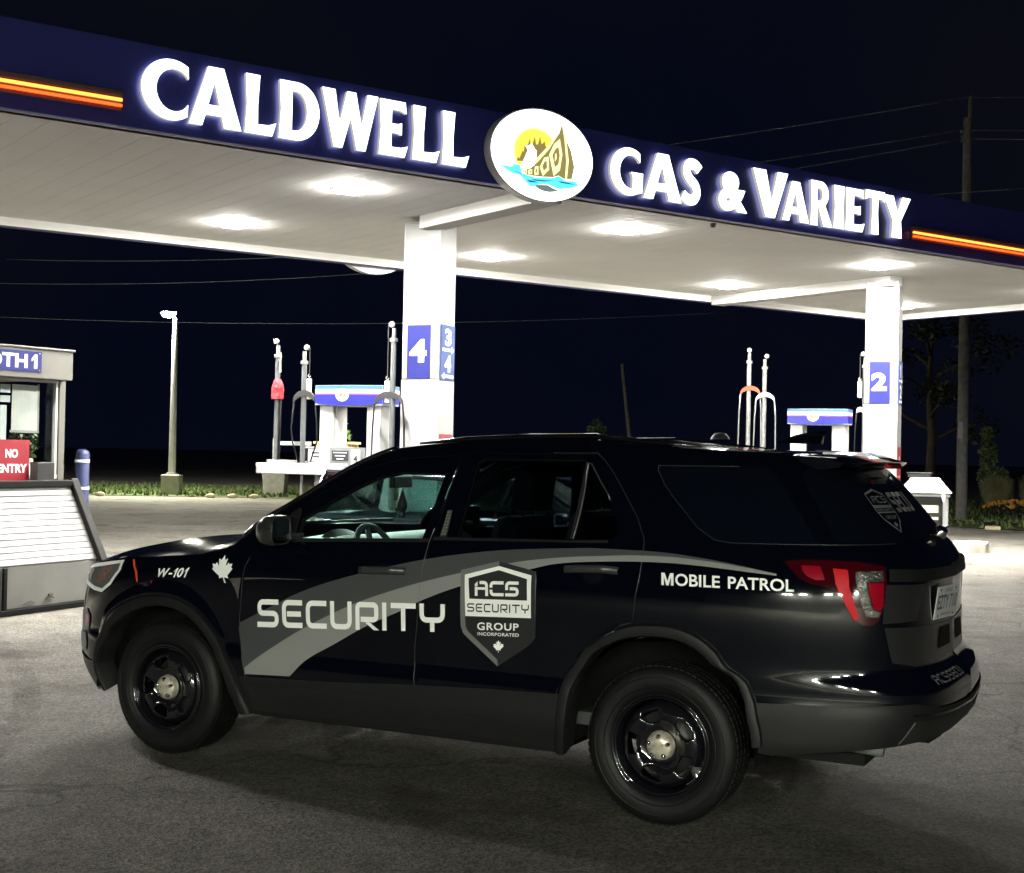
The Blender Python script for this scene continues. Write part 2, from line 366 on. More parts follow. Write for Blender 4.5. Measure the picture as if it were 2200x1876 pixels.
    rr = nt.nodes.new('ShaderNodeMapRange'); rr.inputs['To Min'].default_value = rough - .12; rr.inputs['To Max'].default_value = min(1, rough + .1)
    nt.links.new(noise(1.3, 4), rr.inputs[0]); nt.links.new(rr.outputs[0], b.inputs['Roughness'])
    ad = nt.nodes.new('ShaderNodeMath'); ad.operation = 'ADD'; nt.links.new(vo.outputs['Distance'], ad.inputs[0]); nt.links.new(noise(120, 3), ad.inputs[1])
    bp = nt.nodes.new('ShaderNodeBump'); bp.inputs['Strength'].default_value = .8; bp.inputs['Distance'].default_value = .009
    nt.links.new(ad.outputs[0], bp.inputs['Height']); nt.links.new(bp.outputs[0], b.inputs['Normal'])
    return m
CA = math.radians(35.3315)
M_ASPH = ground_mat('asphalt', (.106, .101, .090), .5, .22, .85, (.46, .435, .38))
#M_CONC = ground_mat('forecourt_concrete', (.37, .345, .30), .22, .2, .6)
M_WHITE = mat('white_metal', (.38, .38, .375), .45, 0, .05, 3)
M_SOFF = mat('soffit_white', (.90, .89, .865), .75, 0, .03, 1.2, spec=.08)
M_NAVY = mat('navy_fascia', (.038, .043, .24), .38, 0, .12, 1.5)
M_BLUE = mat('sign_blue', (.007, .009, .10), .6, spec=.25)
M_SIGNW = mat('sign_white', (.85, .85, .85), .4)
M_RED = mat('sign_red', (.18, .004, .011), .5, 0, .08, 4)
M_GREY = mat('grey_metal', (.16, .165, .17), .42, .3, .15, 9)
M_STEEL = mat('worn_steel', (.32, .32, .31), .38, .8, .25, 25)
M_DARK = mat('dark_plastic', (.018, .018, .019), .45, 0, .2, 15)
M_BLK = mat('black_rubber', (.004, .004, .004), .7, 0, .2, 30, spec=.15)
M_CONW = mat('pale_concrete', (.42, .40, .35), .85, 0, .18, 5, .3, 60)
M_CREAM = mat('cream_plastic', (.62, .57, .42), .5, 0, .1, 20)
M_WOOD = mat('weathered_pole', (.13, .125, .115), .85, 0, .35, 6, .5, 25)
M_LEAF = mat('leaf_green', (.09, .13, .04), .55, 0, .45, 3)
M_LEAF2 = mat('leaf_dark', (.032, .042, .022), .6, 0, .4, 3)
M_BARK = mat('bark', (.10, .075, .05), .9, 0, .3, 8, .5, 20)
M_GRASS = mat('grass_blade', (.085, .12, .035), .7, 0, .45, 2)

# ------------------------------------------------------------------ ground
g = Geo(); g.add([(-500, -300, 0), (500, -300, 0), (500, 700, 0), (-500, 700, 0)], [(0, 1, 2, 3)])
struct(g.build('ground', M_ASPH))
CA = math.radians(35.3315); CO = Vector((0, 14.7364, 0)); CU = Vector((math.cos(CA), math.sin(CA), 0)); CV = Vector((-math.sin(CA), math.cos(CA), 0))
def cw(u, v, z=0.): return CO + CU * u + CV * v + Vector((0, 0, z))
g = Geo()
for k in range(0, 7):
    g.add([cw(-16 + .001, 3.1 * k + 2.0, .004), cw(24, 3.1 * k + 2.0, .004), cw(24, 3.1 * k + 2.03, .004), cw(-16, 3.1 * k + 2.03, .004)], [(0, 1, 2, 3)])
struct(g.build('pavement_joints', mat('joint_tar', (.06, .057, .05), .7)))

def tyre_mark(pts, w):
    m = MATS.get('tyre_mark')
    if not m:
        m = bpy.data.materials.new('tyre_mark'); m.use_nodes = True; MATS['tyre_mark'] = m; nt = m.node_tree; nt.nodes.clear()
        o_ = nt.nodes.new('ShaderNodeOutputMaterial'); mx = nt.nodes.new('ShaderNodeMixShader'); t = nt.nodes.new('ShaderNodeBsdfTransparent'); d = nt.nodes.new('ShaderNodeBsdfDiffuse'); d.inputs[0].default_value = (.03, .03, .03, 1)
        tc = nt.nodes.new('ShaderNodeTexCoord'); n = nt.nodes.new('ShaderNodeTexNoise'); n.inputs['Scale'].default_value = 2.6; n.inputs['Detail'].default_value = 7; r = nt.nodes.new('ShaderNodeMapRange'); r.inputs['From Min'].default_value = .42; r.inputs['From Max'].default_value = .75; r.inputs['To Max'].default_value = .30
        nt.links.new(tc.outputs['Object'], n.inputs['Vector']); nt.links.new(n.outputs[0], r.inputs[0]); nt.links.new(r.outputs[0], mx.inputs[0]); nt.links.new(t.outputs[0], mx.inputs[1]); nt.links.new(d.outputs[0], mx.inputs[2]); nt.links.new(mx.outputs[0], o_.inputs[0])
    P_ = [Vector(p) for p in pts]; f1, f2 = [p.x for p in P_], [p.y for p in P_]; k = np.linspace(0, len(P_) - 1, 40); fx, fy = pchip(range(len(P_)), f1), pchip(range(len(P_)), f2); g = Geo(); rows = []
    for u_ in k:
        a = Vector((float(fx(u_)), float(fy(u_)))); b = Vector((float(fx(min(u_ + .05, k[-1]))), float(fy(min(u_ + .05, k[-1]))))); c = Vector((float(fx(u_ - .05)), float(fy(u_ - .05)))); d = (b - c).normalized(); n_ = Vector((-d.y, d.x)) * w / 2
        rows.append([(a.x - n_.x, a.y - n_.y, .004), (a.x + n_.x, a.y + n_.y, .004)])
    g.grid(rows); struct(g.build('tyre_marks', m))
tyre_mark([(-6.5, 8.2), (-3.6, 6.4), (-1.2, 5.2), (1.4, 4.6)], .2); tyre_mark([(-7.2, 6.9), (-4.0, 5.2), (-1.6, 4.1), (1.0, 3.5)], .2)
tyre_mark([(-9, 17.5), (-4, 11.2), (-2.9, 8.2), (-2.5, 5)], .18); tyre_mark([(2.2, 6.2), (4.0, 9.0), (6.5, 13.0), (9.5, 16.5)], .2); tyre_mark([(3.6, 5.6), (5.3, 8.2), (8.0, 12.0), (11, 15)], .2)
# ------------------------------------------------------------------ canopy
canopy = tag(empty('gas_canopy', CO, CA), 'large flat fuel canopy with navy fascia and white panelled soffit', 'canopy')
U0, U1, V1, ZB, ZT = -13.4, 14.05, 6.72, 4.50, 5.27
g = Geo(); g.box(((U0 + U1) / 2, .05, (ZB + ZT) / 2), (U1 - U0, .10, ZT - ZB)); g.build('front_fascia', M_NAVY, canopy, bevel=.008)
g = Geo(); g.box(((U0 + U1) / 2, V1 - .05, (ZB + ZT) / 2), (U1 - U0, .10, ZT - ZB)); g.build('rear_fascia', M_NAVY, canopy, bevel=.008)
for uu in (U0 + .05, U1 - .05):
    g = Geo(); g.box((uu, V1 / 2, (ZB + ZT) / 2), (.10, V1 - .204, ZT - ZB - .002)); g.build('end_fascia', M_NAVY, canopy, bevel=.008)
# soffit of long boards running across the canopy
g = Geo(); w = .305; n = int((U1 - U0 - .3) / w)
for i in range(n):
    a = U0 + .15 + i * w
    g.box((a + w / 2, V1 / 2, 4.62), (w - .003, V1 - .34, .02))
g.box(((U0 + U1) / 2, V1 / 2, 4.645), (U1 - U0 - .21, V1 - .21, .02))
g.build('soffit', M_SOFF, canopy, bevel=.002)
g = Geo()       # white inner return along the fascia foot, and a stepped lip
for v, dv in ((.105 + .05, 1), (V1 - .105 - .05, -1)):
    g.box(((U0 + U1) / 2, v, 4.575), (U1 - U0 - .22, .096, .15)); g.box(((U0 + U1) / 2, v - dv * .004, 4.506), (U1 - U0 - .3, .11, .012))
for u, du in ((U0 + .155, 1), (U1 - .155, -1)):
    g.box((u, V1 / 2, 4.575), (.096, V1 - .42, .15)); g.box((u - du * .004, V1 / 2, 4.506), (.11, V1 - .43, .012))
g.build('soffit_trim', M_SOFF, canopy, bevel=.01)
g = Geo(); g.box(((U0 + U1) / 2, V1 / 2, 5.1), (U1 - U0 - .24, V1 - .24, .05)); g.build('roof_deck', M_GREY, canopy)
for uu, va, vb in ((.62, .22, 2.75), (9.13, 2.45, 6.5), (-7.9, .22, 2.75)):
    g = Geo(); g.box((uu, (va + vb) / 2, 4.525), (.30, vb - va, .165)); g.build('beam', mat('beam_white', (.50, .49, .475), .7, spec=.1), canopy, bevel=.012)

# ceiling lights
M_DIFF = emis('led_diffuser', (1.0, .97, .90), LAMP_E)
lights = [(-1.07, 1.72, 'nearest the word CALDWELL, left of the first column'), (-1.04, 4.89, 'in the rear row, leftmost one in view'),
          (3.03, 1.81, 'in the front row, below the letters GAS'), (3.16, 5.10, 'in the rear row, just right of the first column'),
          (7.97, 1.82, 'in front of the column marked 2'), (8.08, 5.14, 'in the rear row, left of the column marked 2')]
fix0 = None
def ceiling_light(u, v, txt):
    global fix0
    if fix0 is None:
        fix0 = empty('ceiling_light', cw(u, v, 4.6), CA); r = fix0
        gg = Geo(); 
        for sx, sy, dx, dy in ((0, .158, .336, .02), (0, -.158, .336, .02), (.158, 0, .02, .296), (-.158, 0, .02, .296)): gg.box((sx, sy, .003), (dx, dy, .016))
        gg.box((.19, 0, .002), (.05, .03, .012)); gg.build('frame', M_WHITE, r, bevel=.004)
        gg = Geo(); a_, b_ = .148, .118      # prismatic drop lens spreading light sideways
        gg.add([(sx * a_, sy * a_, -.004) for sx, sy in ((-1, -1), (1, -1), (1, 1), (-1, 1))] + [(sx * b_, sy * b_, -.042) for sx, sy in ((-1, -1), (1, -1), (1, 1), (-1, 1))], [(0, 1, 2, 3), (7, 6, 5, 4)]); gg.add([gg.v[k] for k in range(8)], [(i, i + 4, (i + 1) % 4 + 4, (i + 1) % 4) for i in range(4)], 1); gg.build('diffuser', [M_DIFF, emis('led_lens_side', (1.0, .97, .90), LAMP_E * .085)], r)
    else:
        r = fix0.copy(); COL.objects.link(r); r.location = cw(u, v, 4.6)
        for ch in list(fix0.children):
            c = ch.copy(); COL.objects.link(c); c.parent = r
    tag(r, 'square white canopy light ' + txt, 'light', 'square lights under the canopy')
for a in lights: ceiling_light(*a)
for u, v, t in ((12.6, 1.8, 'beyond the column marked 2, front row'), (12.6, 5.1, 'beyond the column marked 2, rear row'), (-6.9, 1.75, 'left of the word CALDWELL, front row'), (-6.9, 4.95, 'left of the word CALDWELL, rear row')):
    ceiling_light(u, v, t)
g = Geo(); g.lathe([(0, -.05), (.03, -.05), (.04, -.02), (.045, 0)], 14); 
cmr = g.build('security_camera', M_DARK, None, smooth=True); cmr.location = cw(3.55, .75, 4.61); tag(cmr, 'tiny dark dome camera on the soffit below GAS', 'camera')

# columns (both turned with the pump islands)
def column(B, label, num, numlabel, dirs, dirlabel, a=.53, b=.45):
    yaw = math.radians(-23); X = Vector((math.cos(yaw), math.sin(yaw), 0)); Y = Vector((-math.sin(yaw), math.cos(yaw), 0)); B = Vector(B)
    c = B - X * a / 2 + Y * b / 2
    r = tag(empty('canopy_column', c, yaw), label, 'column', 'white columns carrying the canopy')
    M_COLM = mat('column_white', (.25, .25, .25), .4, 0, .06, 2)
    g = Geo(); g.box((0, 0, 3.56), (a - .012, b - .012, 1.96)); g.build('upper_cladding', M_COLM, r, bevel=.012)
    g = Geo(); g.box((0, 0, 1.365), (a, b, 2.42)); g.build('lower_cladding', M_COLM, r, bevel=.012)
    g = Geo(); g.box((0, 0, .08), (a + .08, b + .08, .15)); g.build('base', M_CONW, r, bevel=.01)
    g = Geo(); g.box((-a / 2 + .075, -b / 2 - .0008, 1.3), (.004, .003, 2.3)); g.box((-a / 2 + .03, -b / 2 + .004, 3.5), (.003, .003, 1.8)); g.build('panel_seam', M_GREY, r)
    # number plate on the face towards us
    s = tag(empty('number_sign', c + X * (a / 2 - .125 - .16) - Y * (b / 2 + .004) + Vector((0, 0, 2.585)), yaw), numlabel, 'sign', 'blue number signs on the columns')
    g = Geo(); g.box((0, 0, .335), (.32, .012, .668)); g.build('sign_plate', M_BLUE, s)
    g = Geo(); M = Matrix(((1, 0, 0, -.125), (0, 0, -1, -.0075), (0, 1, 0, .205), (0, 0, 0, 1))); flat_text(g, num, M, .235, .285, .045); g.build('numeral', M_SIGNW, s)
    # lane sign on the end face
    s = tag(empty('lane_sign', c + X * (a / 2 + .004) + Vector((0, 0, 2.575)), yaw + PI / 2), dirlabel, 'sign', 'lane arrow signs on the columns')
    g = Geo(); g.box((0, 0, .345), (.38, .012, .688)); g.build('sign_plate', mat('sign_slate', (.045, .065, .17), .75, spec=.1), s)
    g = Geo()
    for k, (t, z, rt_) in enumerate(((dirs[0], .43, 1), (dirs[1], .10, -1))):
        M = Matrix(((1, 0, 0, -.09), (0, 0, -1, -.0075), (0, 1, 0, z), (0, 0, 0, 1))); flat_text(g, t, M, .18, .215, .04) if t != '1' else flat_glyph(g, '1', M, .10, .215)
        M2 = Matrix(((rt_, 0, 0, 0), (0, 0, -1, -.0075), (0, 1, 0, z - .05), (0, 0, 0, 1)))
        poly = [(-.16, -.018), (.10, -.018), (.10, -.045), (.17, 0), (.10, .045), (.10, .018), (-.16, .018)]
        v, f = cdt(poly, (), None); g.add([M2 @ Vector((x, y, 0)) for x, y in v], f if rt_ > 0 else [tuple(reversed(q)) for q in f])
    g.build('lettering', M_SIGNW, s)
    s = tag(empty('warning_label', c + X * (a / 2 + .004) + Vector((0, 0, 1.28)), yaw + PI / 2), 'small red notice low on the end face of the ' + label.split(',')[0], 'label', 'red notices on the columns')
    g = Geo(); g.box((0, 0, .31), (.36, .01, .62)); g.build('notice_plate', M_RED, s)
    g = Geo(); g.box((-.02, -.007, .42), (.09, .003, .10)); g.box((-.02, -.007, .15), (.2, .003, .03)); g.build('notice_panel', mat('notice_pink', (.75, .45, .42), .5), s)
    return r
column((-.92, 17.22, 0), 'white canopy column marked 4, behind the police style SUV', '4', 'blue sign with a white 4 on the nearer column', ('3', '4'), 'slate sign with 3 and 4 and arrows on the nearer column')
column((6.09, 22.0, 0), 'white canopy column marked 2, at the far right', '2', 'blue sign with a white 2 on the farther column', ('1', '2'), 'narrow slate sign with 1 and 2 on the farther column')

# ------------------------------------------------------------------ illuminated letters
FL = {}
FL['I'] = ([(0, 0), (.30, 0), (.265, .5), (.30, 1), (0, 1), (.035, .5)], [])
FL['L'] = ([(0, 0), (.58, 0), (.66, .23), (.50, .175), (.27, .165), (.265, .5), (.30, 1), (0, 1), (.035, .5)], [])
FL['E'] = ([(0, 0), (.56, 0), (.63, .21), (.48, .165), (.27, .16), (.265, .42), (.40, .42), (.49, .395), (.49, .615), (.40, .585), (.265, .585), (.27, .84), (.46, .835), (.59, .795), (.56, 1), (0, 1), (.035, .5)], [])
FL['T'] = ([(.25, 0), (.55, 0), (.515, .5), (.525, .83), (.66, .83), (.80, .77), (.785, 1), (.015, 1), (0, .77), (.14, .83), (.275, .83), (.285, .5)], [])
FL['V'] = ([(0, 1), (.32, 1), (.47, .36), (.62, 1), (.88, 1), (.56, 0), (.33, 0)], [])
FL['A'] = ([(0, 0), (.24, 0), (.30, .19), (.60, .19), (.65, 0), (.97, 0), (.62, 1), (.33, 1)], [[(.345, .36), (.555, .36), (.455, .75)]])
FL['W'] = ([(0, 1), (.29, 1), (.40, .42), (.56, 1), (.76, 1), (.90, .42), (1.03, 1), (1.27, 1), (1.0, 0), (.80, 0), (.65, .55), (.47, 0), (.28, 0)], [])
FL['Y'] = ([(.27, 0), (.58, 0), (.55, .42), (.85, 1), (.59, 1), (.44, .62), (.31, 1), (0, 1), (.295, .42)], [])
FL['D'] = ([(0, 0)] + arc(.36, .5, .48, .5, -90, 90, 20) + [(0, 1), (.035, .5)], [[(.265, .16)] + arc(.34, .5, .24, .34, -90, 90, 14) + [(.265, .84)]])
FL['R'] = ([(0, 0), (.29, 0), (.265, .40), (.33, .40), (.54, 0), (.90, 0), (.60, .46)] + arc(.40, .715, .33, .285, -45, 90, 14) + [(0, 1), (.035, .5)], [[(.265, .555)] + arc(.355, .70, .13, .145, -90, 90, 10) + [(.265, .845)]])
FL['C'] = (arc(.54, .5, .54, .515, 55, 305, 28) + [(.86, .29)] + arc(.60, .5, .33, .36, 312, 48, 22) + [(.86, .72)], [])
FL['G'] = (arc(.54, .5, .54, .515, 55, 296, 26) + [(.93, .08), (.95, .50), (.60, .50), (.655, .40), (.655, .19)] + arc(.60, .5, .33, .36, 280, 48, 20) + [(.86, .72)], [])
FL['S'] = (stroke(rnd([(.58, .78), (.46, .90), (.22, .90), (.14, .72), (.25, .57), (.47, .43), (.52, .25), (.40, .10), (.20, .10), (.05, .2)], .12, 4), .23), [])
M_LET = emis('lit_letter_face', (1.0, 1.0, .99), SIGN_E)
M_LSIDE = emis('lit_letter_side', (1.0, 1.0, .90), .4)
FM = Matrix(((1, 0, 0, 0), (0, 0, -1, 0), (0, 1, 0, 0), (0, 0, 0, 1)))     # sheet standing on the fascia: x along it, y up, z outwards
def letter(ch, u0, u1, z0, z1, root, base):
    g = Geo()
    if ch == '&':
        V, F, a = textmesh('&', .05); pts = V; loops = None
        M = FM
        g.add([M @ Vector((u0 - base + x * (u1 - u0), z0 + y * (z1 - z0), .075)) for x, y in V], F, 0)
        cnt = {}
        for f in F:
            for i in range(len(f)):
                e = (f[i], f[(i + 1) % len(f)]); cnt[e] = 1
        be = [e for e in cnt if (e[1], e[0]) not in cnt]
        for a, b in be:
            q = [M @ Vector((u0 - base + V[i][0] * (u1 - u0), z0 + V[i][1] * (z1 - z0), z)) for i, z in ((a, .03), (b, .03), (b, .075), (a, .075))]; g.add(q, [(0, 1, 2, 3)], 1)
    else:
        o, hs_ = FL[ch]; xs = [p[0] for p in o]; ys = [p[1] for p in o]; x0, x1, y0, y1 = min(xs), max(xs), min(ys), max(ys)
        mp = lambda p: (u0 - base + (p[0] - x0) / (x1 - x0) * (u1 - u0), z0 + (p[1] - y0) / (y1 - y0) * (z1 - z0))
        o = [mp(p) for p in o]; hs_ = [[mp(p) for p in h] for h in hs_]
        V, F = cdt(o, hs_, None); g.add([FM @ Vector((x, y, .075)) for x, y in V], F, 0)
        for lp in [o] + hs_:
            n = len(lp); v = [FM @ Vector((x, y, z)) for x, y in lp for z in (.03, .075)]
            g.add(v, [(2 * i, 2 * ((i + 1) % n), 2 * ((i + 1) % n) + 1, 2 * i + 1) for i in range(n)], 1)
    g.build('letter', [M_LET, M_LSIDE], root)
def word(letters, label):
    base = letters[0][1]; p = cw(base, 0, 0)
    r = tag(empty('illuminated_lettering', p, CA), label, 'lettering', 'lit words on the canopy fascia')
    for l in letters: letter(*l, r, base)
word([('C', -4.15, -3.71, 4.605, 5.150), ('A', -3.70, -3.19, 4.605, 5.150), ('L', -3.155, -2.84, 4.605, 5.155), ('D', -2.81, -2.39, 4.605, 5.155), ('W', -2.365, -1.75, 4.605, 5.160), ('E', -1.73, -1.40, 4.605, 5.155), ('L', -1.345, -1.025, 4.605, 5.150), ('L', -.995, -.665, 4.605, 5.150)], 'white lit word CALDWELL on the navy fascia')
word([('G', 1.21, 1.685, 4.59, 5.125), ('A', 1.70, 2.27, 4.595, 5.125), ('S', 2.26, 2.585, 4.59, 5.135)], 'white lit word GAS right of the oval emblem')
word([('&', 2.855, 3.325, 4.595, 5.065)], 'white lit ampersand between GAS and VARIETY')
word([('V', 3.415, 4.01, 4.60, 5.165), ('A', 3.925, 4.39, 4.60, 5.09), ('R', 4.42, 4.815, 4.595, 5.15), ('I', 4.84, 5.035, 4.60, 5.14), ('E', 5.06, 5.42, 4.60, 5.14), ('T', 5.43, 5.81, 4.60, 5.16), ('Y', 5.78, 6.32, 4.60, 5.14)], 'white lit word VARIETY near the right end of the fascia')

# oval emblem
def oval_emblem(name, loc, rz, label, full=True):
    r = tag(empty(name, loc, rz), label, 'emblem', 'oval emblems on the canopy')
    ov = arc(.222, 4.848, .672, .482, 0, 357, 119)
    g = Geo(); g.prism(arc(.222, 4.848, .685, .495, 0, 357, 119), .04, .15, M=FM); g.build('housing', mat('emblem_rim', (.5, .48, .47), .4), r)
    g = Geo(); V, F = cdt(ov, (), None); g.add([FM @ Vector((x, y, .152)) for x, y in V], F); g.build('face', emis('emblem_white', (1, 1, 1), 2.6) if full else mat('emblem_unlit', (.75, .75, .72), .4), r)
    if not full: return r
    def layer(nm, polys, col, s, h):
        g = Geo()
        for p in polys:
            V, F = cdt(p, (), None); g.add([FM @ Vector((x, y, .152 + h * .0015)) for x, y in V], F)
        g.build(nm, emis('emblem_' + nm, col, s), r)
    sun = arc(.13, 4.86, .275, .25, -35, 215, 24)
    layer('sun_halo', [arc(.13, 4.86, .30, .27, -35, 215, 24)], (1, .93, .35), 1.25, 1)
    layer('sun', [sun], (1, .82, .10), 1.0, 2)
    layer('forest', [[(-.13, 4.745), (-.10, 4.79), (-.09, 4.77), (-.05, 4.86), (-.035, 4.85), (-.02, 4.95), (-.005, 4.91), (.02, 4.935), (.04, 5.0), (.055, 4.94), (.08, 4.95), (.105, 5.03), (.125, 4.95), (.15, 4.955), (.175, 5.04), (.195, 4.965), (.215, 4.975), (.235, 5.0), (.25, 4.95), (.275, 4.93), (.2, 4.82), (.13, 4.765)]], (.36, .28, .10), .75, 3)
    layer('canoe', [[(-.054, 4.651), (-.021, 4.616), (.145, 4.611), (.354, 4.632), (.429, 4.659), (.507, 4.631), (.609, 4.645), (.64, 4.779), (.593, 4.943), (.500, 5.10), (.462, 5.223), (.426, 5.116), (.288, 4.913), (.149, 4.766), (.06, 4.693)]], (.34, .29, .10), .8, 4)
    ring = lambda pts, k: (pts, [tuple(np.array(pts).mean(0) * (1 - k) + np.array(p) * k) for p in pts])
    g = Geo()
    for pts, k in ((((.297, 4.867), (.362, 4.646), (.445, 4.718), (.474, 4.892), (.436, 5.056), (.36, 4.99)), .55), (((.175, 4.716), (.219, 4.627), (.301, 4.706), (.289, 4.846), (.231, 4.824)), .5), (((.105, 4.66), (.111, 4.62), (.161, 4.633), (.158, 4.727), (.115, 4.715)), .4), (((.027, 4.669), (.029, 4.622), (.078, 4.629), (.077, 4.682)), .35), (((-.04, 4.66), (-.029, 4.621), (.012, 4.627), (.011, 4.673)), .3)):
        a, b = ring(pts, k); V, F = cdt(a, [b], None); g.add([FM @ Vector((x, y, .1595)) for x, y in V], F)
    for p in ([(.458, 5.216), (.49, 5.16), (.521, 5.076), (.561, 4.836), (.541, 4.636), (.515, 4.632), (.527, 4.831), (.496, 5.065)], [(.40, 4.84), (.374, 4.80), (.375, 4.88), (.392, 4.90)], [(-.03, 4.655), (.06, 4.70), (.15, 4.775), (.29, 4.92), (.41, 5.09), (.39, 5.10), (.27, 4.945), (.13, 4.80), (.05, 4.735), (-.03, 4.69)]):
        V, F = cdt(p, (), None); g.add([FM @ Vector((x, y, .1597)) for x, y in V], F)
    g.build('canoe_ornament', emis('emblem_cream', (1, .90, .42), 1.3), r)
    layer('paddler', [[(-.07, 4.70), (-.02, 4.80), (.014, 4.874), (-.028, 4.928), (.01, 4.915), (.035, 4.93), (.061, 4.958), (.095, 4.919), (.105, 4.90), (.13, 4.884), (.128, 4.79), (.10, 4.72), (.018, 4.701)]], (1, 1, .95), 1.8, 6)
    layer('water', [[(-.354, 4.673), (-.193, 4.672), (-.15, 4.71), (-.08, 4.70), (-.053, 4.618), (.112, 4.6), (.345, 4.624), (.429, 4.655), (.49, 4.63), (.533, 4.615), (.644, 4.629), (.71, 4.589), (.603, 4.548), (.441, 4.514), (.36, 4.53), (.28, 4.548), (.172, 4.534), (.065, 4.49), (-.02, 4.55), (-.086, 4.6), (-.191, 4.606), (-.27, 4.64)]], (.12, .78, .95), 1.1, 7)
    layer('ripples', [[(-.30, 4.665), (-.12, 4.63), (.02, 4.595), (-.06, 4.61), (-.2, 4.645)], [(.05, 4.575), (.25, 4.585), (.38, 4.60), (.24, 4.572), (.12, 4.565)], [(.42, 4.60), (.55, 4.60), (.66, 4.59), (.56, 4.585), (.46, 4.585)], [(.16, 4.55), (.05, 4.54), (.0, 4.56), (.10, 4.56)]], (.01, .22, .40), .6, 8)
    layer('reflection', [[(.097, 4.518), (.173, 4.48), (.24, 4.468), (.307, 4.467), (.38, 4.48), (.43, 4.502), (.364, 4.512), (.28, 4.54), (.18, 4.53)]], (.22, .30, .28), .7, 6)
    # faint arc of unreadable marks round the rim of the face
    g = Geo()
    for a in range(60, 190, 13):
        x, y = .13 + .42 * math.cos(math.radians(a)), 4.83 + .36 * math.sin(math.radians(a)); g.box((x, -.1545, y), (.03, .001, .008), ry=-math.radians(a + 90))
    g.build('rim_marks', emis('emblem_grey', (.75, .78, .78), .9), r)
    return r
oval_emblem('oval_emblem', cw(0.0, 0, 0), CA, 'lit oval emblem with a canoe, sun and blue water in the middle of the fascia')
oval_emblem('oval_emblem', cw(2.33, V1, .05), CA + PI, 'unlit back of an oval emblem hanging below the rear fascia', False)

# neon bars
def neon(u0, u1, label):
    c = (u0 + u1) / 2; r = tag(empty('neon_light_bar', cw(c, 0, 4.70), CA), label, 'light bar', 'orange neon bars on the fascia'); L = u1 - u0
    g = Geo(); g.box((0, -.02, .075), (L, .04, .05)); g.box((0, -.012, -.015), (L, .024, .125)); g.build('channel', mat('neon_channel', (.10, .075, .08), .4), r, bevel=.004)
    g = Geo(); g.tube([(-L / 2 + .01, -.045, .018), (L / 2 - .01, -.045, .018)], .015, 10); g.build('upper_tube', emis('neon_yellow', (1.0, .24, .035), 3.6), r)
    g = Geo(); g.tube([(-L / 2 + .01, -.045, -.035), (L / 2 - .01, -.045, -.032)], .013, 10); g.build('lower_tube', emis('neon_orange', (1.0, .065, .012), 3.4), r)
neon(U0 + .3, -4.30, 'glowing orange neon bar on the fascia left of CALDWELL')
neon(6.42, U1 - .3, 'glowing orange neon bar on the fascia right of VARIETY')

# ------------------------------------------------------------------ the patrol SUV
SO = Vector((-1.8683, 7.6184, 0)); SYAW = -math.radians(26.513)
suv = tag(empty('patrol_suv', SO, SYAW), 'black security patrol SUV with grey stripes and steel wheels parked in the foreground', 'SUV')
M_PAINT = mat('black_paint', (.0012, .0016, .0042), .08, 0, coat=.85, spec=.2)
M_CLAD = mat('black_cladding', (.0075, .0075, .008), .5, 0, .15, 20, spec=.22)
M_GLOSS = mat('gloss_black_trim', (.004, .004, .006), .08, coat=.6)
M_PRIV = mat('privacy_glass', (.002, .003, .006), .03, spec=.6)
M_CHR = mat('chrome', (.75, .75, .74), .12, 1.)
M_GDEC = mat('decal_grey', (.046, .048, .051), .35)
M_LDEC = mat('decal_light_grey', (.20, .20, .192), .35)
M_WDEC = mat('decal_silver', (.84, .84, .82), .35)
M_BDEC = mat('decal_black', (.006, .006, .007), .35)
M_TINT = glass('window_glass', (.72, .90, .86)); M_DTINT = glass('tinted_window_glass', (.15, .18, .21))
M_INT = mat('interior_plastic', (.03, .035, .035), .6, 0, .2, 20); M_SEAT = mat('seat_fabric', (.02, .02, .022), .85, 0, .2, 30)

ARF_I = [(-.57, .30), (-.56, .36), (-.542, .449), (-.48, .54), (-.395, .658), (-.31, .722), (-.22, .768), (-.13, .796), (-.05, .804), (.05, .795), (.155, .757), (.26, .675), (.345, .565), (.40, .45), (.43, .34), (.445, .275)]
ARF_O = [(-.615, .30), (-.605, .37), (-.588, .462), (-.525, .591), (-.435, .732), (-.345, .795), (-.24, .842), (-.141, .866), (-.05, .870), (.03, .862), (.187, .808), (.307, .712), (.40, .592), (.466, .475), (.515, .36), (.545, .275)]
ARR_I = [(2.405, .275), (2.408, .36), (2.42, .53), (2.45, .62), (2.50, .70), (2.57, .76), (2.651, .803), (2.74, .835), (2.828, .852), (2.915, .858), (2.993, .855), (3.06, .842), (3.115, .818), (3.165, .78), (3.20, .735), (3.245, .62), (3.285, .52), (3.35, .41)]
ARR_O = [(2.345, .275), (2.347, .36), (2.355, .50), (2.375, .61), (2.43, .695), (2.49, .758), (2.56, .81), (2.64, .856), (2.73, .892), (2.85, .915), (2.964, .919), (3.05, .908), (3.125, .883), (3.185, .846), (3.23, .80), (3.285, .655), (3.33, .545), (3.395, .42)]
TOPE = [(-1.645, .97), (-.95, .985), (-.65, 1.025), (-.465, 1.056), (-.287, 1.072), (.022, 1.102), (.18, 1.145), (.26, 1.205)]
APIL = [(.26, 1.205), (.383, 1.264), (.54, 1.318), (.70, 1.376), (.808, 1.435), (.966, 1.535), (1.086, 1.602), (1.19, 1.654), (1.30, 1.695)]
RAIL = [(1.30, 1.695), (1.42, 1.712), (1.66, 1.736), (2.0, 1.753), (2.5, 1.759), (3.05, 1.751), (3.40, 1.728), (3.7, 1.712), (TE, 1.700)]
BOTF = [(TS, .25), (-.95, .25), (-.80, .26), (-.70, .285), (-.62, .30)]
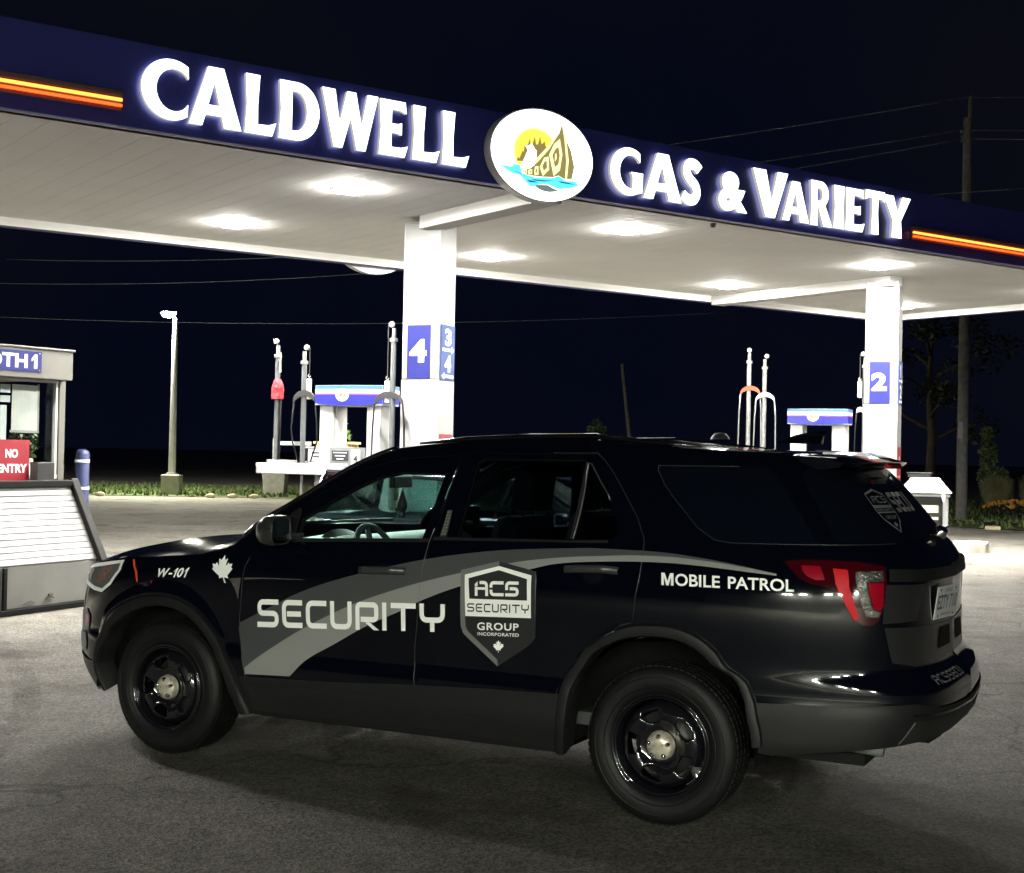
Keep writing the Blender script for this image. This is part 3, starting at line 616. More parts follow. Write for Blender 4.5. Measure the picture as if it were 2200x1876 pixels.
BOTR = [(3.395, .375), (3.637, .407), (3.829, .433), (4.04, .458), (4.445, .47), (TE, .478)]
DOORF = [(.490, 1.118), (.475, 1.049), (.487, .891), (.482, .764), (.503, .597), (.569, .332), (.585, .30), (1.60, .315), (1.602, .334), (1.578, .471), (1.568, .704), (1.591, .942), (1.604, 1.113), (1.618, 1.235), (1.70, 1.655), (1.66, 1.668), (1.36, 1.645), (1.16, 1.590), (.99, 1.50), (.83, 1.40), (.70, 1.315), (.60, 1.245), (.52, 1.185)]
DOORR = [(1.607, .315), (2.30, .315), (2.325, .47), (2.36, .60), (2.43, .71), (2.56, .825), (2.70, .895), (2.783, .912), (2.793, .993), (2.824, 1.223), (2.875, 1.304), (2.893, 1.384), (2.864, 1.60), (2.845, 1.653), (2.80, 1.690), (1.73, 1.681), (1.708, 1.66), (1.626, 1.235), (1.611, 1.113), (1.598, .942), (1.575, .704), (1.585, .471), (1.609, .334)]
WINF = [(.823, 1.212), (.831, 1.316), (.96, 1.40), (1.114, 1.485), (1.249, 1.545), (1.376, 1.573), (1.63, 1.57), (1.572, 1.245)]
WINR = [(1.77, 1.262), (1.804, 1.635), (1.83, 1.65), (2.455, 1.657), (2.379, 1.277)]
WINT = [(2.409, 1.279), (2.495, 1.634), (2.55, 1.630), (2.61, 1.585), (2.697, 1.496), (2.725, 1.38), (2.712, 1.335), (2.68, 1.30), (2.633, 1.287)]
def shrink(lp, d):     # move a loop inwards (ccw or cw) by d
    A = np.array(lp, float); area = np.sum(A[:, 0] * np.roll(A[:, 1], -1) - np.roll(A[:, 0], -1) * A[:, 1]); sg = 1 if area > 0 else -1; out = []
    for i in range(len(A)):
        a, b, c = A[i - 1], A[i], A[(i + 1) % len(A)]; d1 = (b - a) / (np.linalg.norm(b - a) + 1e-9); d2 = (c - b) / (np.linalg.norm(c - b) + 1e-9)
        n = np.array([-(d1[1] + d2[1]), d1[0] + d2[0]]) * sg; n /= np.linalg.norm(n) + 1e-9; out.append(tuple(b + n * d))
    return out
BODY = BOTF + ARF_I + [(.58, .275), (1.6, .285), (2.39, .275)] + ARR_I + BOTR + RAIL[::-1] + APIL[::-1][1:] + TOPE[::-1][1:]
g = Geo()
for sd in (1, -1): panel(g, BODY, [DOORF, DOORR], g=.055, side=sd)
body = g.build('body', M_PAINT, suv)
def edge_flange(geo, lp, depth=.02, side=1):   # returns the skin edge inwards so that openings have thickness
    L = resample(lp, .05); n = len(L); a = P(*np.array(L).T); b = P(*np.array(L).T, off=np.full(n, -depth))
    if side < 0: a = a * [1, -1, 1] + [0, 2 * YC, 0]; b = b * [1, -1, 1] + [0, 2 * YC, 0]
    v = [tuple(x) for p in zip(a, b) for x in p]
    geo.add(v, [(2 * i, 2 * ((i + 1) % n), 2 * ((i + 1) % n) + 1, 2 * i + 1) for i in range(n)])
for sd in (1, -1):
    for lp in (DOORF, DOORR): g = Geo(); edge_flange(g, lp, .05, sd); g.build('door_jamb', M_BLK, suv)
for sd in (1, -1):
    for nm, dl, wins in (('front_door', DOORF, [(WINF, M_TINT)]), ('rear_door', DOORR, [(WINR, M_DTINT), (WINT, M_DTINT)])):
        g = Geo(); panel(g, shrink(dl, .004), [w for w, _ in wins], g=.05, side=sd); d = g.build(nm, M_PAINT, suv)
        g = Geo()
        for w_, _ in wins: edge_flange(g, w_, .03, sd)
        g.build('window_channel', M_BLK, d)
        for w_, m_ in wins:
            g = Geo(); panel(g, shrink(w_, -.006), g=.08, off=-.012, side=sd); g.build('window', m_, d)
        # belt moulding and dark window frame
        g = Geo()
        if nm == 'front_door':
            panel(g, [(.70, 1.190), (.70, 1.206), (.80, 1.212), (1.572, 1.245), (1.615, 1.247), (1.612, 1.228)], g=.06, off=.006, side=sd)
            panel(g, [(.62, 1.235), (.70, 1.30), (.80, 1.37), (.815, 1.36), (.812, 1.214), (.72, 1.205)], g=.05, off=.005, side=sd)
        else:
            panel(g, [(1.635, 1.24), (1.64, 1.256), (2.38, 1.272), (2.63, 1.282), (2.63, 1.268)], g=.06, off=.006, side=sd)
            panel(g, [(2.383, 1.279), (2.461, 1.655), (2.488, 1.640), (2.405, 1.280)], g=.06, off=.004, side=sd)
        g.build('window_trim', M_CLAD, d)
        hq = (1.235, 1.505, 1.056, 1.098) if nm == 'front_door' else (2.38, 2.69, 1.120, 1.163)
        g = Geo(); nrow = []
        for i in range(15):        # bowed handle bar, both ends touching the skin
            f = i / 14; t = hq[0] + (hq[1] - hq[0]) * f; bow = .005 + .038 * min(1, 5 * f, 5 * (1 - f)); zz = (hq[2] + hq[3]) / 2 + (f - .5) * .008
            p = P(t, zz, bow); row = []
            for j in range(10):
                a = 2 * PI * j / 10; row.append((p[0], p[1] + .011 * math.cos(a), p[2] + .019 * math.sin(a)))
            nrow.append(row + [row[0]])
        if sd < 0: nrow = [[(x, 2 * YC - y, z) for x, y, z in r] for r in nrow]
        g.grid(nrow); 
        g.build('door_handle', mat('handle_satin', (.03, .03, .032), .3, 0, .1, 20), d, smooth=True)
        g = Geo(); cx = (hq[0] + hq[1]) / 2 + .01; cz = (hq[2] + hq[3]) / 2 - .012
        panel(g, arc(cx, cz, .065, .05, 0, 345, 23), g=.03, off=.0015, side=sd); g.build('handle_cup', M_GLOSS, d)

# bright thin edges round the small rear quarter light
g = Geo(); L = [(2.405, 1.280), (2.50, 1.640), (2.555, 1.636), (2.62, 1.585), (2.705, 1.497), (2.733, 1.38), (2.72, 1.33)]
pp = P(*np.array(resample(L, .04)[:-12]).T, off=np.full(len(resample(L, .04)) - 12, .004)); g.tube([tuple(p) for p in pp], .0035, 6)
g.build('quarter_light_trim', mat('satin_trim', (.25, .25, .25), .3, .9), suv, smooth=True)

def both(name, loops, m, off, g_=.05, parent=suv):
    for sd in (1, -1):
        g = Geo()
        for lp in loops: panel(g, lp, g=g_, off=off, side=sd)
        g.build(name, m, parent)
# black quarter glass and wrapped rear window
QG = [(3.213, 1.636), (3.19, 1.613), (3.172, 1.55), (3.176, 1.49), (3.208, 1.36), (3.253, 1.308), (3.32, 1.299), (3.72, 1.305), (3.725, 1.49), (3.735, 1.637)]
both('quarter_window', [QG], M_PRIV, .0025)
RG = [(3.80, 1.315), (3.84, 1.60), (3.90, 1.635), (TE, 1.64), (TE, 1.305), (4.2, 1.312)]
g = Geo()
for sd in (1, -1): panel(g, RG, g=.05, off=.0025, side=sd)
rwin = g.build('rear_window', M_PRIV, suv)

M_EDGE = mat('edge_satin', (.03, .03, .031), .3, .3)
def skin_line(name, L, r, off, m, par):
    q = resample(L, .04); q = q[:len(q) - max(1, int(math.ceil(math.hypot(L[0][0] - L[-1][0], L[0][1] - L[-1][1]) / .04)))] + [L[-1]]
    g = Geo(); g.tube([tuple(p) for p in P(*np.array(q).T, off=np.full(len(q), off))], r, 6); g.build(name, m, par, smooth=True)
skin_line('quarter_window_trim', [(3.60, 1.640), (3.213, 1.637), (3.189, 1.613), (3.171, 1.55), (3.175, 1.49), (3.207, 1.36), (3.252, 1.306), (3.32, 1.297), (3.72, 1.303), (4.1, 1.310)], .0019, .003, M_EDGE, suv)
skin_line('door_edge_highlight', [(1.590, .36), (1.575, .471), (1.566, .60), (1.565, .704), (1.588, .942), (1.601, 1.113), (1.612, 1.20)], .0022, .0015, M_EDGE, suv)  # grey beads laid along the door seams to draw their highlights
skin_line('door_edge_highlight', [(2.785, .915), (2.796, .993), (2.826, 1.223), (2.877, 1.304), (2.895, 1.384), (2.866, 1.60), (2.846, 1.655), (2.80, 1.691), (2.2, 1.687)], .0022, .0015, M_EDGE, suv)
skin_line('door_edge_highlight', [(.490, 1.10), (.477, 1.049), (.489, .891), (.484, .764), (.505, .597), (.560, .36)], .0022, .0012, M_EDGE, suv)
# lower cladding, sills and bumper skirts
both('sill_cladding', [[(.53, .30), (.565, .276), (1.6, .286), (2.36, .276), (2.352, .36), (2.36, .505), (2.37, .553), (2.0, .544), (1.6, .526), (1.052, .492), (.535, .474), (.50, .47), (.525, .38)]], M_CLAD, .008)
both('sill_step', [[(.57, .300), (1.6, .318), (2.345, .300), (2.345, .345), (1.6, .44), (1.05, .452), (.56, .425)]], mat('sill_satin', (.009, .009, .0095), .35, 0, .1, 10, spec=.35), .016)
both('front_bumper_skirt', [[(TS, .252), (-.95, .252), (-.80, .262), (-.70, .287), (-.61, .30), (-.60, .40), (-.59, .452), (-.68, .452), (-.82, .475), (-.95, .49), (TS, .49)]], mat('bumper_lit_grey', (.06, .06, .06), .5, 0, .15, 12), .008)  # paler than the other cladding: light from the left put into the colour
both('rear_bumper_skirt', [[(3.39, .385), (3.45, .378), (3.637, .409), (3.829, .435), (4.04, .460), (4.445, .472), (TE, .48), (TE, .585), (4.7, .575), (4.187, .60), (4.0, .630), (3.776, .622), (3.52, .611), (3.298, .601), (3.335, .53)]], M_CLAD, .008)
both('bumper_lip', [[(3.99, .575), (4.19, .568), (4.6, .556), (TE, .55), (TE, .562), (4.6, .568), (4.19, .58), (3.99, .587)]], M_GLOSS, .014, .04)
both('tow_recess', [[(4.005, .555), (3.955, .462), (4.10, .464), (4.445, .475), (4.60, .48), (4.60, .545), (4.2, .556)]], mat('recess_black', (.005, .005, .005), .6), .0105, .04)
both('bumper_strake', [[(4.012, .552), (3.958, .462), (3.950, .462), (4.004, .554)]], M_STEEL, .013, .04)

# wheel arch flares
def flare(I, O, side):
    g = Geo(); n = 60
    def samp(L):
        A = np.array(L); d = np.concatenate([[0], np.cumsum(np.hypot(*np.diff(A, axis=0).T))]); d /= d[-1]; x = np.linspace(0, 1, n)
        fx, fy = pchip(d, A[:, 0]), pchip(d, A[:, 1]); return np.stack([fx(x), fy(x)], 1)
    a, b = samp(I), samp(O); rows = []
    for k, off in ((0., -.09), (0., .012), (.12, .026), (.5, .030), (.85, .024), (.97, .012), (1., -.004)):
        q = a * (1 - k) + b * k; p = P(q[:, 0], q[:, 1], np.full(n, off))
        if side < 0: p = p * [1, -1, 1] + [0, 2 * YC, 0]
        rows.append([tuple(x) for x in p])
    g.grid(rows, flip=side > 0); return g.build('wheel_arch_trim', M_CLAD, suv, smooth=True, auto=.7)
for sd in (1, -1): flare(ARF_I, ARF_O, sd); flare(ARR_I, ARR_O, sd)
# painted swell above each wheel opening
def swell(O, grow, a0, a1, side):
    g = Geo(); n = 40; A = np.array(O); d = np.concatenate([[0], np.cumsum(np.hypot(*np.diff(A, axis=0).T))]); d /= d[-1]; x = np.linspace(a0, a1, n)
    b = np.stack([pchip(d, A[:, 0])(x), pchip(d, A[:, 1])(x)], 1); c = A.mean(0) - [0, .15]; rad = b - c; rows = []
    fade = np.sin(PI * np.linspace(0, 1, n)) ** .6
    for k, off in ((-.02, .012), (0., .0235), (.15, .0245), (.35, .020), (.6, .011), (.85, .003), (1., -.002)):
        q = b + rad / np.linalg.norm(rad, axis=1, keepdims=True) * (grow * k * (.25 + .75 * fade))[:, None]; p = P(q[:, 0], q[:, 1], off * fade - .003 * (1 - fade))
        if side < 0: p = p * [1, -1, 1] + [0, 2 * YC, 0]
        rows.append([tuple(v) for v in p])
    g.grid(rows, flip=side > 0); return g.build('fender_swell', M_PAINT, suv, smooth=True)
for sd in (1, -1): swell(ARF_O, .085, .16, .80, sd)
# wheel housings, underbody, floor
for cx, rx, rz_ in ((-.035, .50, .46), (2.84, .46, .51)):
    for sd in (1, -1):
        g = Geo(); rows = []
        for y in (.05, .34, .38):
            k = 1 if y < .38 else .05; rows.append([(cx + rx * k * math.cos(a), y if sd > 0 else 2 * YC - y, .34 + rz_ * k * math.sin(a)) for a in np.linspace(-.06, PI + .06, 28)])
        g.grid(rows); g.build('wheel_housing', M_BLK, suv, smooth=True)
g = Geo(); g.box((1.43, YC, .30), (1.75, 1.70, .10)); g.box((3.50, YC, .50), (.62, 1.4, .10)); g.box((-.62, YC, .33), (.35, 1.3, .1)); g.box((1.43, YC, .33), (4.5, .9, .12))
g.tube([(3.70, .62, .40), (3.95, .62, .40), (3.98, .7, .42), (3.98, .9, .42)], .012, 8)
g.build('underbody', M_BLK, suv)
g = Geo(); g.tube([(3.55, .36, .40), (3.72, .36, .395), (3.80, .36, .39)], .035, 12); g.build('exhaust_pipe', M_GREY, suv, smooth=True)

# hood, windscreen, roof
def xs_rows(L, n_t, crown, bow, n_k=17, off=0.):
    A = np.array(L); d = np.concatenate([[0], np.cumsum(np.hypot(*np.diff(A, axis=0).T))]); d /= d[-1]
    ft, fz = pchip(d, A[:, 0]), pchip(d, A[:, 1]); rows = []
    for i in range(n_t + 1):
        u_ = i / n_t; e = P(ft(u_), fz(u_)); hw = YC - e[1]; cr = crown(u_) * (hw / .9); bw = bow(u_) * (hw / .9); row = []
        for j in range(n_k):
            k = -1 + 2 * j / (n_k - 1); q = 1 - abs(k) ** 2.6
            row.append((e[0] + bw * (1 - k * k), YC + k * hw, e[2] + cr * q + off))
        rows.append(row)
    return rows
g = Geo(); g.grid(xs_rows(TOPE[:-1] + [(.26, 1.160)], 40, lambda u_: .105 - .03 * u_, lambda u_: 0., 25)); hood = g.build('hood', M_PAINT, suv, smooth=True)
g = Geo(); R_ = xs_rows(APIL, 24, lambda u_: .012, lambda u_: -.36 + .22 * u_, 25); g.grid(R_)
ws = g.build('windshield', M_TINT, suv, smooth=True)
for sd in (0, -1):
    g = Geo(); g.tube([(r[sd][0], r[sd][1], r[sd][2] + .002) for r in R_], .014, 6); g.build('windshield_trim', M_GLOSS, ws, smooth=True)
g = Geo(); g.grid([R_[0], [(x - .02, y, z - .12) for x, y, z in R_[0]]]); g.build('cowl', M_CLAD, suv)
RR = xs_rows(RAIL, 44, lambda u_: .022, lambda u_: -.14 * max(0, 1 - u_ * 5) ** 2, 25)
g = Geo(); g.grid(RR); roof = g.build('roof', M_PAINT, suv, smooth=True)
for sd in (1, -1):
    g = Geo(); pts = [P(t, z, .0) for t, z in ((1.40, 1.712), (1.66, 1.738), (2.0, 1.756), (2.5, 1.763), (3.05, 1.755), (3.36, 1.732), (3.50, 1.722))]
    g.tube([(p[0], (p[1] + .035) if sd > 0 else 2 * YC - p[1] - .035, p[2] + .012) for p in pts], [.006, .014, .015, .015, .015, .012, .004], 8)
    g.build('roof_rail', M_GLOSS, suv, smooth=True)
# spoiler
g = Geo(); rows = []
for k in np.linspace(-1, 1, 21):
    b = abs(k); x1 = 3.725 - .13 * b ** 3; x0 = 3.36; y = YC + .60 * k; z0 = 1.728 - .03 * b ** 3; z1 = 1.678 - .012 * b ** 2
    rows.append([(x0, y, z0), (x0 + .2, y, z0 - .008), (x1 - .05, y, z1 + .012), (x1, y, z1), (x1 - .02, y, z1 - .018), (x1 - .16, y, z1 - .04), (x0 + .08, y, z0 - .065)])
g.grid(rows); g.add([rows[0][i] for i in range(7)], [tuple(range(7))]); g.add([rows[-1][i] for i in range(7)], [tuple(reversed(range(7)))])
sp = g.build('spoiler', M_PAINT, suv, smooth=True, auto=.6)
g = Geo(); g.box((3.70, YC, 1.653), (.03, .3, .018)); g.build('brake_light', mat('brake_red', (.25, .01, .015), .15), sp)
# shark fin aerial
g = Geo(); prof = [(3.16, 1.772), (3.24, 1.800), (3.32, 1.818), (3.40, 1.823), (3.385, 1.80), (3.375, 1.768)]
rows = [[(x, YC - .12 + s_ * (.035 if i in (0, 5) else .008 if i != 3 else .003), z - (.012 if i in (0, 5) else 0)) for i, (x, z) in enumerate(prof)] for s_ in (-1, 1)]
g.add(rows[0] + rows[1], [(0, 1, 2, 3, 4, 5), (11, 10, 9, 8, 7, 6)] + [(i, i + 6, (i + 1) % 6 + 6, (i + 1) % 6) for i in range(6)])
g.build('roof_aerial', M_PAINT, suv)
g = Geo(); g.lathe([(0, .035), (.03, .03), (.045, .012), (.05, 0)], 16, Matrix.Translation((2.78, YC + .1, 1.778))); g.build('antenna_base', M_DARK, suv, smooth=True)

FIN = [(.385, .982), (.40, .968), (.43, .945), (.455, .91), (.470, .875), (.474, .955), (.472, .992), (.425, .988)]
CREASE_GLINT = [(.494, .982), (.62, .993), (.90, 1.003), (.90, 1.006), (.62, 1.000), (.494, .994)]  # highlight along the door crease, drawn as a bright strip
# lamps
for sd in (1, -1):
    g = Geo(); TL = [(3.515, 1.226), (3.545, 1.190), (3.575, 1.160), (3.62, 1.138), (3.70, 1.124), (3.745, 1.104), (3.787, 1.046), (3.824, .992), (3.857, .966), (3.90, .964), (3.93, .985), (3.945, 1.03), (3.956, 1.07), (3.952, 1.216), (3.85, 1.234), (3.70, 1.239), (3.589, 1.237)]
    panel(g, TL, g=.03, off=.006, side=sd); tlamp = g.build('tail_lamp', mat('lamp_dark_red', (.035, .001, .003), .06, coat=1.), suv)
    g = Geo(); edge_flange(g, shrink(TL, -.002), .02, sd); 
    g = Geo(); panel(g, [(3.588, 1.213), (3.668, 1.212), (3.684, 1.155), (3.646, 1.153), (3.611, 1.167), (3.592, 1.187)], g=.03, off=.0085, side=sd); M_RL = mat('lamp_red', (.22, .002, .010), .2, coat=.12, spec=.1, bump=.15, bscale=160); g.build('red_lens', M_RL, tlamp); g = Geo(); panel(g, [(3.871, 1.146), (3.938, 1.148), (3.946, 1.054), (3.935, 1.029), (3.902, 1.04), (3.877, 1.109)], g=.03, off=.0085, side=sd)
    g.build('red_lens', mat('lamp_red', (.22, .002, .010), .2, coat=.12, spec=.1, bump=.15, bscale=160), tlamp)
    g = Geo(); panel(g, [(3.72, 1.205), (3.781, 1.201), (3.788, 1.131), (3.84, .998), (3.821, .985), (3.784, 1.046), (3.731, 1.14)], g=.03, off=.0085, side=sd)
    g.build('bright_red_lens', mat('lamp_bright_red', (.48, .004, .010), .25, coat=.12, spec=.1, bump=.2, bscale=200), tlamp)
    g = Geo(); panel(g, [(3.811, 1.192), (3.936, 1.198), (3.938, 1.155), (3.866, 1.151), (3.873, 1.109), (3.898, 1.036), (3.936, 1.023), (3.924, .999), (3.875, 1.001), (3.855, 1.042), (3.82, 1.131)], g=.025, off=.0085, side=sd)
    g.build('clear_lens', mat('lamp_clear', (.12, .115, .11), .12, .8, .5, 60, .6, 90), tlamp)
    g = Geo(); HL = [(-.60, 1.018), (-.457, 1.040), (-.433, .984), (-.471, .898), (-.535, .848), (-.627, .853), (-.80, .88), (-.90, .93), (-.90, .955), (-.75, .995)]
    panel(g, HL, g=.04, off=.006, side=sd); hl = g.build('headlight', mat('lamp_housing', (.10, .10, .10), .1, coat=1.), suv)
    g = Geo(); hin = shrink(HL, .022); panel(g, HL, [hin], g=.03, off=.009, side=sd); g.build('light_guide', mat('lamp_guide', (.80, .80, .80), .3, .1), hl)
    g = Geo(); panel(g, [(-.60, .99), (-.51, 1.0), (-.50, .955), (-.56, .90), (-.63, .90)], g=.03, off=.010, side=sd); g.build('reflector', mat('lamp_reflector', (.36, .22, .20), .2, .6, .4, 50), hl)
    g = Geo(); panel(g, [(-.80, .60), (-.66, .62), (-.645, .70), (-.70, .74), (-.83, .72)], g=.04, off=.006, side=sd); panel(g, [(-.92, .52), (-.70, .50), (-.67, .55), (-.70, .60), (-.92, .60)], g=.04, off=.006, side=sd); fg = g.build('fog_light_surround', M_GREY, suv)
    g = Geo(); panel(g, [(-.70, .645), (-.665, .655), (-.66, .70), (-.69, .71)], g=.03, off=.010, side=sd); g.build('marker_reflector', mat('marker_red', (.45, .03, .08), .2, coat=1.), fg)
# red reflection painted as a strip, fender vent fin and crease highlight strip
    g = Geo(); panel(g, [(-.402, 1.047), (-.388, 1.048), (-.30, .98), (-.267, .927), (-.276, .924), (-.316, .978)], g=.02, off=.004, side=sd); g.build('painted_red_reflection', mat('reflection_red', (.60, .06, .02), .3), suv)
    g = Geo(); panel(g, FIN, g=.02, off=.006, side=sd); panel(g, CREASE_GLINT, g=.02, off=.0028, side=sd); g.build('vent_fin_and_crease_glint', mat('fin_and_glint_metal', (.32, .31, .30), .25, .85), suv)
# grille
g = Geo()
for sd in (1, -1): panel(g, [(TS, .62), (-.98, .62), (-.96, .93), (TS, .93)], g=.05, off=.006, side=sd)
g.build('grille', M_DARK, suv)

# door mirrors
for sd in (1, -1):
    yy = -.085; g = Geo(); n = 14; rows = []
    for i in range(n + 1):
        f = i / n; x = .69 + .125 * f; k = math.sin(PI * (.12 + .88 * f * .62)) ** .55; k = min(1, k * 1.02)
        zc = 1.253 + .008 * f; hy = .088 * k; hz = .080 * k; row = []
        for j in range(20):
            a = 2 * PI * j / 20; ca_, sa_ = math.cos(a), math.sin(a); row.append((x, yy + hy * math.copysign(abs(ca_) ** .55, ca_), zc + hz * math.copysign(abs(sa_) ** .55, sa_)))
        rows.append(row + [row[0]])
    rows = [[(x, y if sd > 0 else 2 * YC - y, z) for x, y, z in r] for r in rows]
    g.grid(rows); g.add(rows[0][:-1], [tuple(range(20))]); mir = g.build('side_mirror', mat('mirror_cap', (.02, .02, .02), .2, coat=.5), suv, smooth=True)
    g = Geo(); last = [(x - .006, yy + (y - (yy if sd > 0 else 2 * YC - yy)) * .92 + (0 if sd > 0 else 2 * YC - 2 * yy), 1.261 + (z - 1.261) * .9) for x, y, z in rows[-1][:-1]]
    g.add([(x, y, z) for x, y, z in last], [tuple(range(20))]); g.build('mirror_glass', mat('mirror_glass', (.10, .11, .13), .02, 1.), mir)
    g = Geo(); g.add([(x, y, z) for x, y, z in rows[-1][:-1]] + last, [(i, (i + 1) % 20, (i + 1) % 20 + 20, i + 20) for i in range(20)]); g.build('mirror_rim', M_DARK, mir)
    g = Geo(); g.box((.79, .03 if sd > 0 else 2 * YC - .03, 1.225), (.09, .12, .035)); g.build('mirror_foot', M_DARK, mir, bevel=.01)

# wheels
def wheel(cx, sd, first=[None]):
    M0 = Matrix.Translation((cx, 0 if sd > 0 else 2 * YC, .363)) @ (Matrix.Rotation(PI / 2, 4, 'X') if sd > 0 else Matrix.Rotation(-PI / 2, 4, 'X'))   # local +Z points out of the car
    r = bpy.data.objects.new('wheel', None); COL.objects.link(r); r.parent = suv; r.matrix_local = M0
    if first[0]:
        for ch in first[0].children:
            c = ch.copy(); COL.objects.link(c); c.parent = r
        return
    first[0] = r
    g = Geo(); prof = [(.232, -.215), (.245, -.232), (.30, -.245), (.345, -.235), (.357, -.215), (.361, -.19), (.363, -.12), (.361, -.05), (.357, -.028), (.345, -.010), (.322, .001), (.30, .004), (.275, .001), (.255, -.006), (.243, -.012), (.237, -.02)]
    g.lathe(prof, 72)
    for k in range(72):         # tread blocks
        a = 2 * PI * k / 72
        for h in (-.20, -.15, -.10, -.05):
            c = Vector((.3615 * math.cos(a), .3615 * math.sin(a), h)); g.box(c, (.006, .023, .040), rz=a)
    for rr in (.313, .268):
        g.lathe([(rr - .003, .0045 if rr > .3 else .0005), (rr, .0058 if rr > .3 else .003), (rr + .003, .0042 if rr > .3 else .0015)], 72)
    g.build('tyre', mat('tyre_rubber', (.0045, .0045, .0048), .55, 0, .25, 12, .15, 60, spec=.2), r, smooth=True, auto=.6)
    g = Geo(); g.lathe([(.238, -.020), (.240, -.008), (.234, -.004), (.226, -.010), (.220, -.022), (.212, -.035), (.205, -.075), (.202, -.13), (.21, -.2)], 72); g.lathe([(.215, -.012), (.219, -.008), (.223, -.012)], 72)
    g.build('rim', mat('rim_black', (.005, .005, .007), .08, coat=1.), r, smooth=True)
    # pressed steel disc with five slots
    holes = []
    for k in range(5):
        a0 = PI / 2 + 2 * PI * k / 5 + .33; pl = []
        for rr, da in ((.105, .20), (.125, .32), (.160, .34), (.172, .25)): pl.append((rr, -da))
        for rr, da in ((.172, .25), (.160, .34), (.125, .32), (.105, .20)): pl.append((rr, da))
        holes.append([(rr * math.cos(a0 + da), rr * math.sin(a0 + da)) for rr, da in pl])
    V, F = cdt(arc(0, 0, .2045, .2045, 0, 355, 71), holes, .014); dep = pchip([0, .05, .075, .098, .118, .15, .178, .19, .2045], [-.040, -.040, -.042, -.036, -.018, -.014, -.024, -.045, -.075])
    g = Geo(); g.add([(x, y, float(dep(math.hypot(x, y)))) for x, y in V], F)
    d = g.build('wheel_disc', mat('rim_black', (), 0), r, smooth=True); so = d.modifiers.new('thickness', 'SOLIDIFY'); so.thickness = .012; so.offset = -1
    g = Geo(); g.lathe([(0, .012), (.03, .012), (.052, .006), (.064, -.010), (.068, -.034)], 40); cap = g.build('hub_cap', mat('hub_steel', (.50, .46, .37), .3, .45, .3, 30), r, smooth=True)
    g = Geo()
    for k in range(5):
        a = PI / 2 + 2 * PI * k / 5; g.lathe([(0, .026), (.008, .024), (.0105, .016), (.0115, .004), (.012, -.02)], 12, Matrix.Translation((.046 * math.cos(a), .046 * math.sin(a), -.004)))
    g.build('wheel_nuts', M_CHR, r, smooth=True)
    g = Geo(); g.lathe([(0, -.10), (.15, -.10), (.15, -.115), (0, -.115)], 40); g.build('brake_disc', M_DARK, r, smooth=True)
    return r
w1 = wheel(0., 1); wheel(2.865, 1); wheel(0., -1); wheel(2.865, -1)
# crumpled foil scrap stuck in the rear wheel
g = Geo(); rr = random.Random(3); V = []
for i in range(6):
    for j in range(4): V.append((3.00 + j * .022 + .006 * rr.random() + i * .006, .03 - .012 * rr.random(), .285 - i * .018 + .006 * rr.random()))
g.add(V, [(i * 4 + j, i * 4 + j + 1, i * 4 + j + 5, i * 4 + j + 4) for i in range(5) for j in range(3)])
g.build('wheel_weight', mat('foil', (.7, .7, .7), .25, 1.), suv)

# decals
g = Geo(); DK = [(.487, .753), (.665, .839), (.856, .93), (1.038, .997), (1.228, 1.053), (1.5, 1.122), (1.611, 1.146), (1.82, 1.183), (2.064, 1.214), (2.351, 1.234), (2.565, 1.243), (2.84, 1.243), (2.99, 1.238), (3.163, 1.222), (3.324, 1.199), (3.476, 1.174)]
LT = [(.53, .517), (.667, .616), (.854, .729), (1.039, .824), (1.197, .896), (1.396, .969), (1.588, 1.03), (1.83, 1.094), (2.074, 1.15), (2.205, 1.174), (2.358, 1.193), (2.566, 1.208), (2.823, 1.221), (2.984, 1.222), (3.16, 1.212), (3.324, 1.195), (3.476, 1.172)]
LB = [(.536, .481), (.824, .499), (.921, .591), (1.087, .685), (1.278, .791), (1.512, .897), (1.592, .938), (1.824, 1.028), (2.192, 1.129), (2.313, 1.159), (2.464, 1.176), (2.675, 1.188), (2.821, 1.193), (2.98, 1.195), (3.158, 1.188), (3.324, 1.176), (3.476, 1.165)]
def smooth_line(L, n=70):
    A = np.array(L); d = np.concatenate([[0], np.cumsum(np.hypot(*np.diff(A, axis=0).T))]); x = np.linspace(0, d[-1], n); return list(zip(pchip(d, A[:, 0])(x), pchip(d, A[:, 1])(x)))
dk, lt, lb = smooth_line(DK), smooth_line(LT), smooth_line(LB[1:])
panel(g, lt + dk[::-1] + [(.482, .72), (.503, .597)], g=.05, off=.003); g.build('dark_stripe', M_GDEC, suv)
g = Geo(); panel(g, [(.536, .485)] + lb + lt[::-1], g=.05, off=.0034); g.build('light_stripe', M_LDEC, suv)
SECW = [1.05, .98, .98, 1.0, 1.05, .22, 1.1, 1.1]
g = Geo(); decal_polys(g, [(.603, .886), (1.739, .934), (1.738, .796), (.605, .738)], tech_word('SECURITY', SECW, .19, .17), off=.0052); g.build('security_lettering', M_WDEC, suv)
g = Geo(); decal_tokens(g, [(-.17, 1.009), (.05, 1.027), (.072, .972), (-.149, .962)], [(0, .36, 'W'), (.39, .50, '-'), (.53, .62, '1'), (.65, .83, '0'), (.87, .96, '1')], .03, .004, .06); g.build('unit_number', mat('decal_white', (.85, .85, .83), .35), suv)
g = Geo(); panel(g, quadmap([(.157, 1.102), (.339, 1.108), (.433, .962), (.288, .954)], LEAF), g=.03, off=.004); g.build('maple_leaf', M_WDEC, suv)
g = Geo(); decal_tokens(g, [(2.934, 1.150), (3.553, 1.152), (3.558, 1.099), (2.941, 1.095)], [(0, .105, 'M'), (.118, .465, 'OBILE'), (.525, 1, 'PATROL')], .018, .004); g.build('patrol_lettering', mat('decal_white', (), 0), suv)
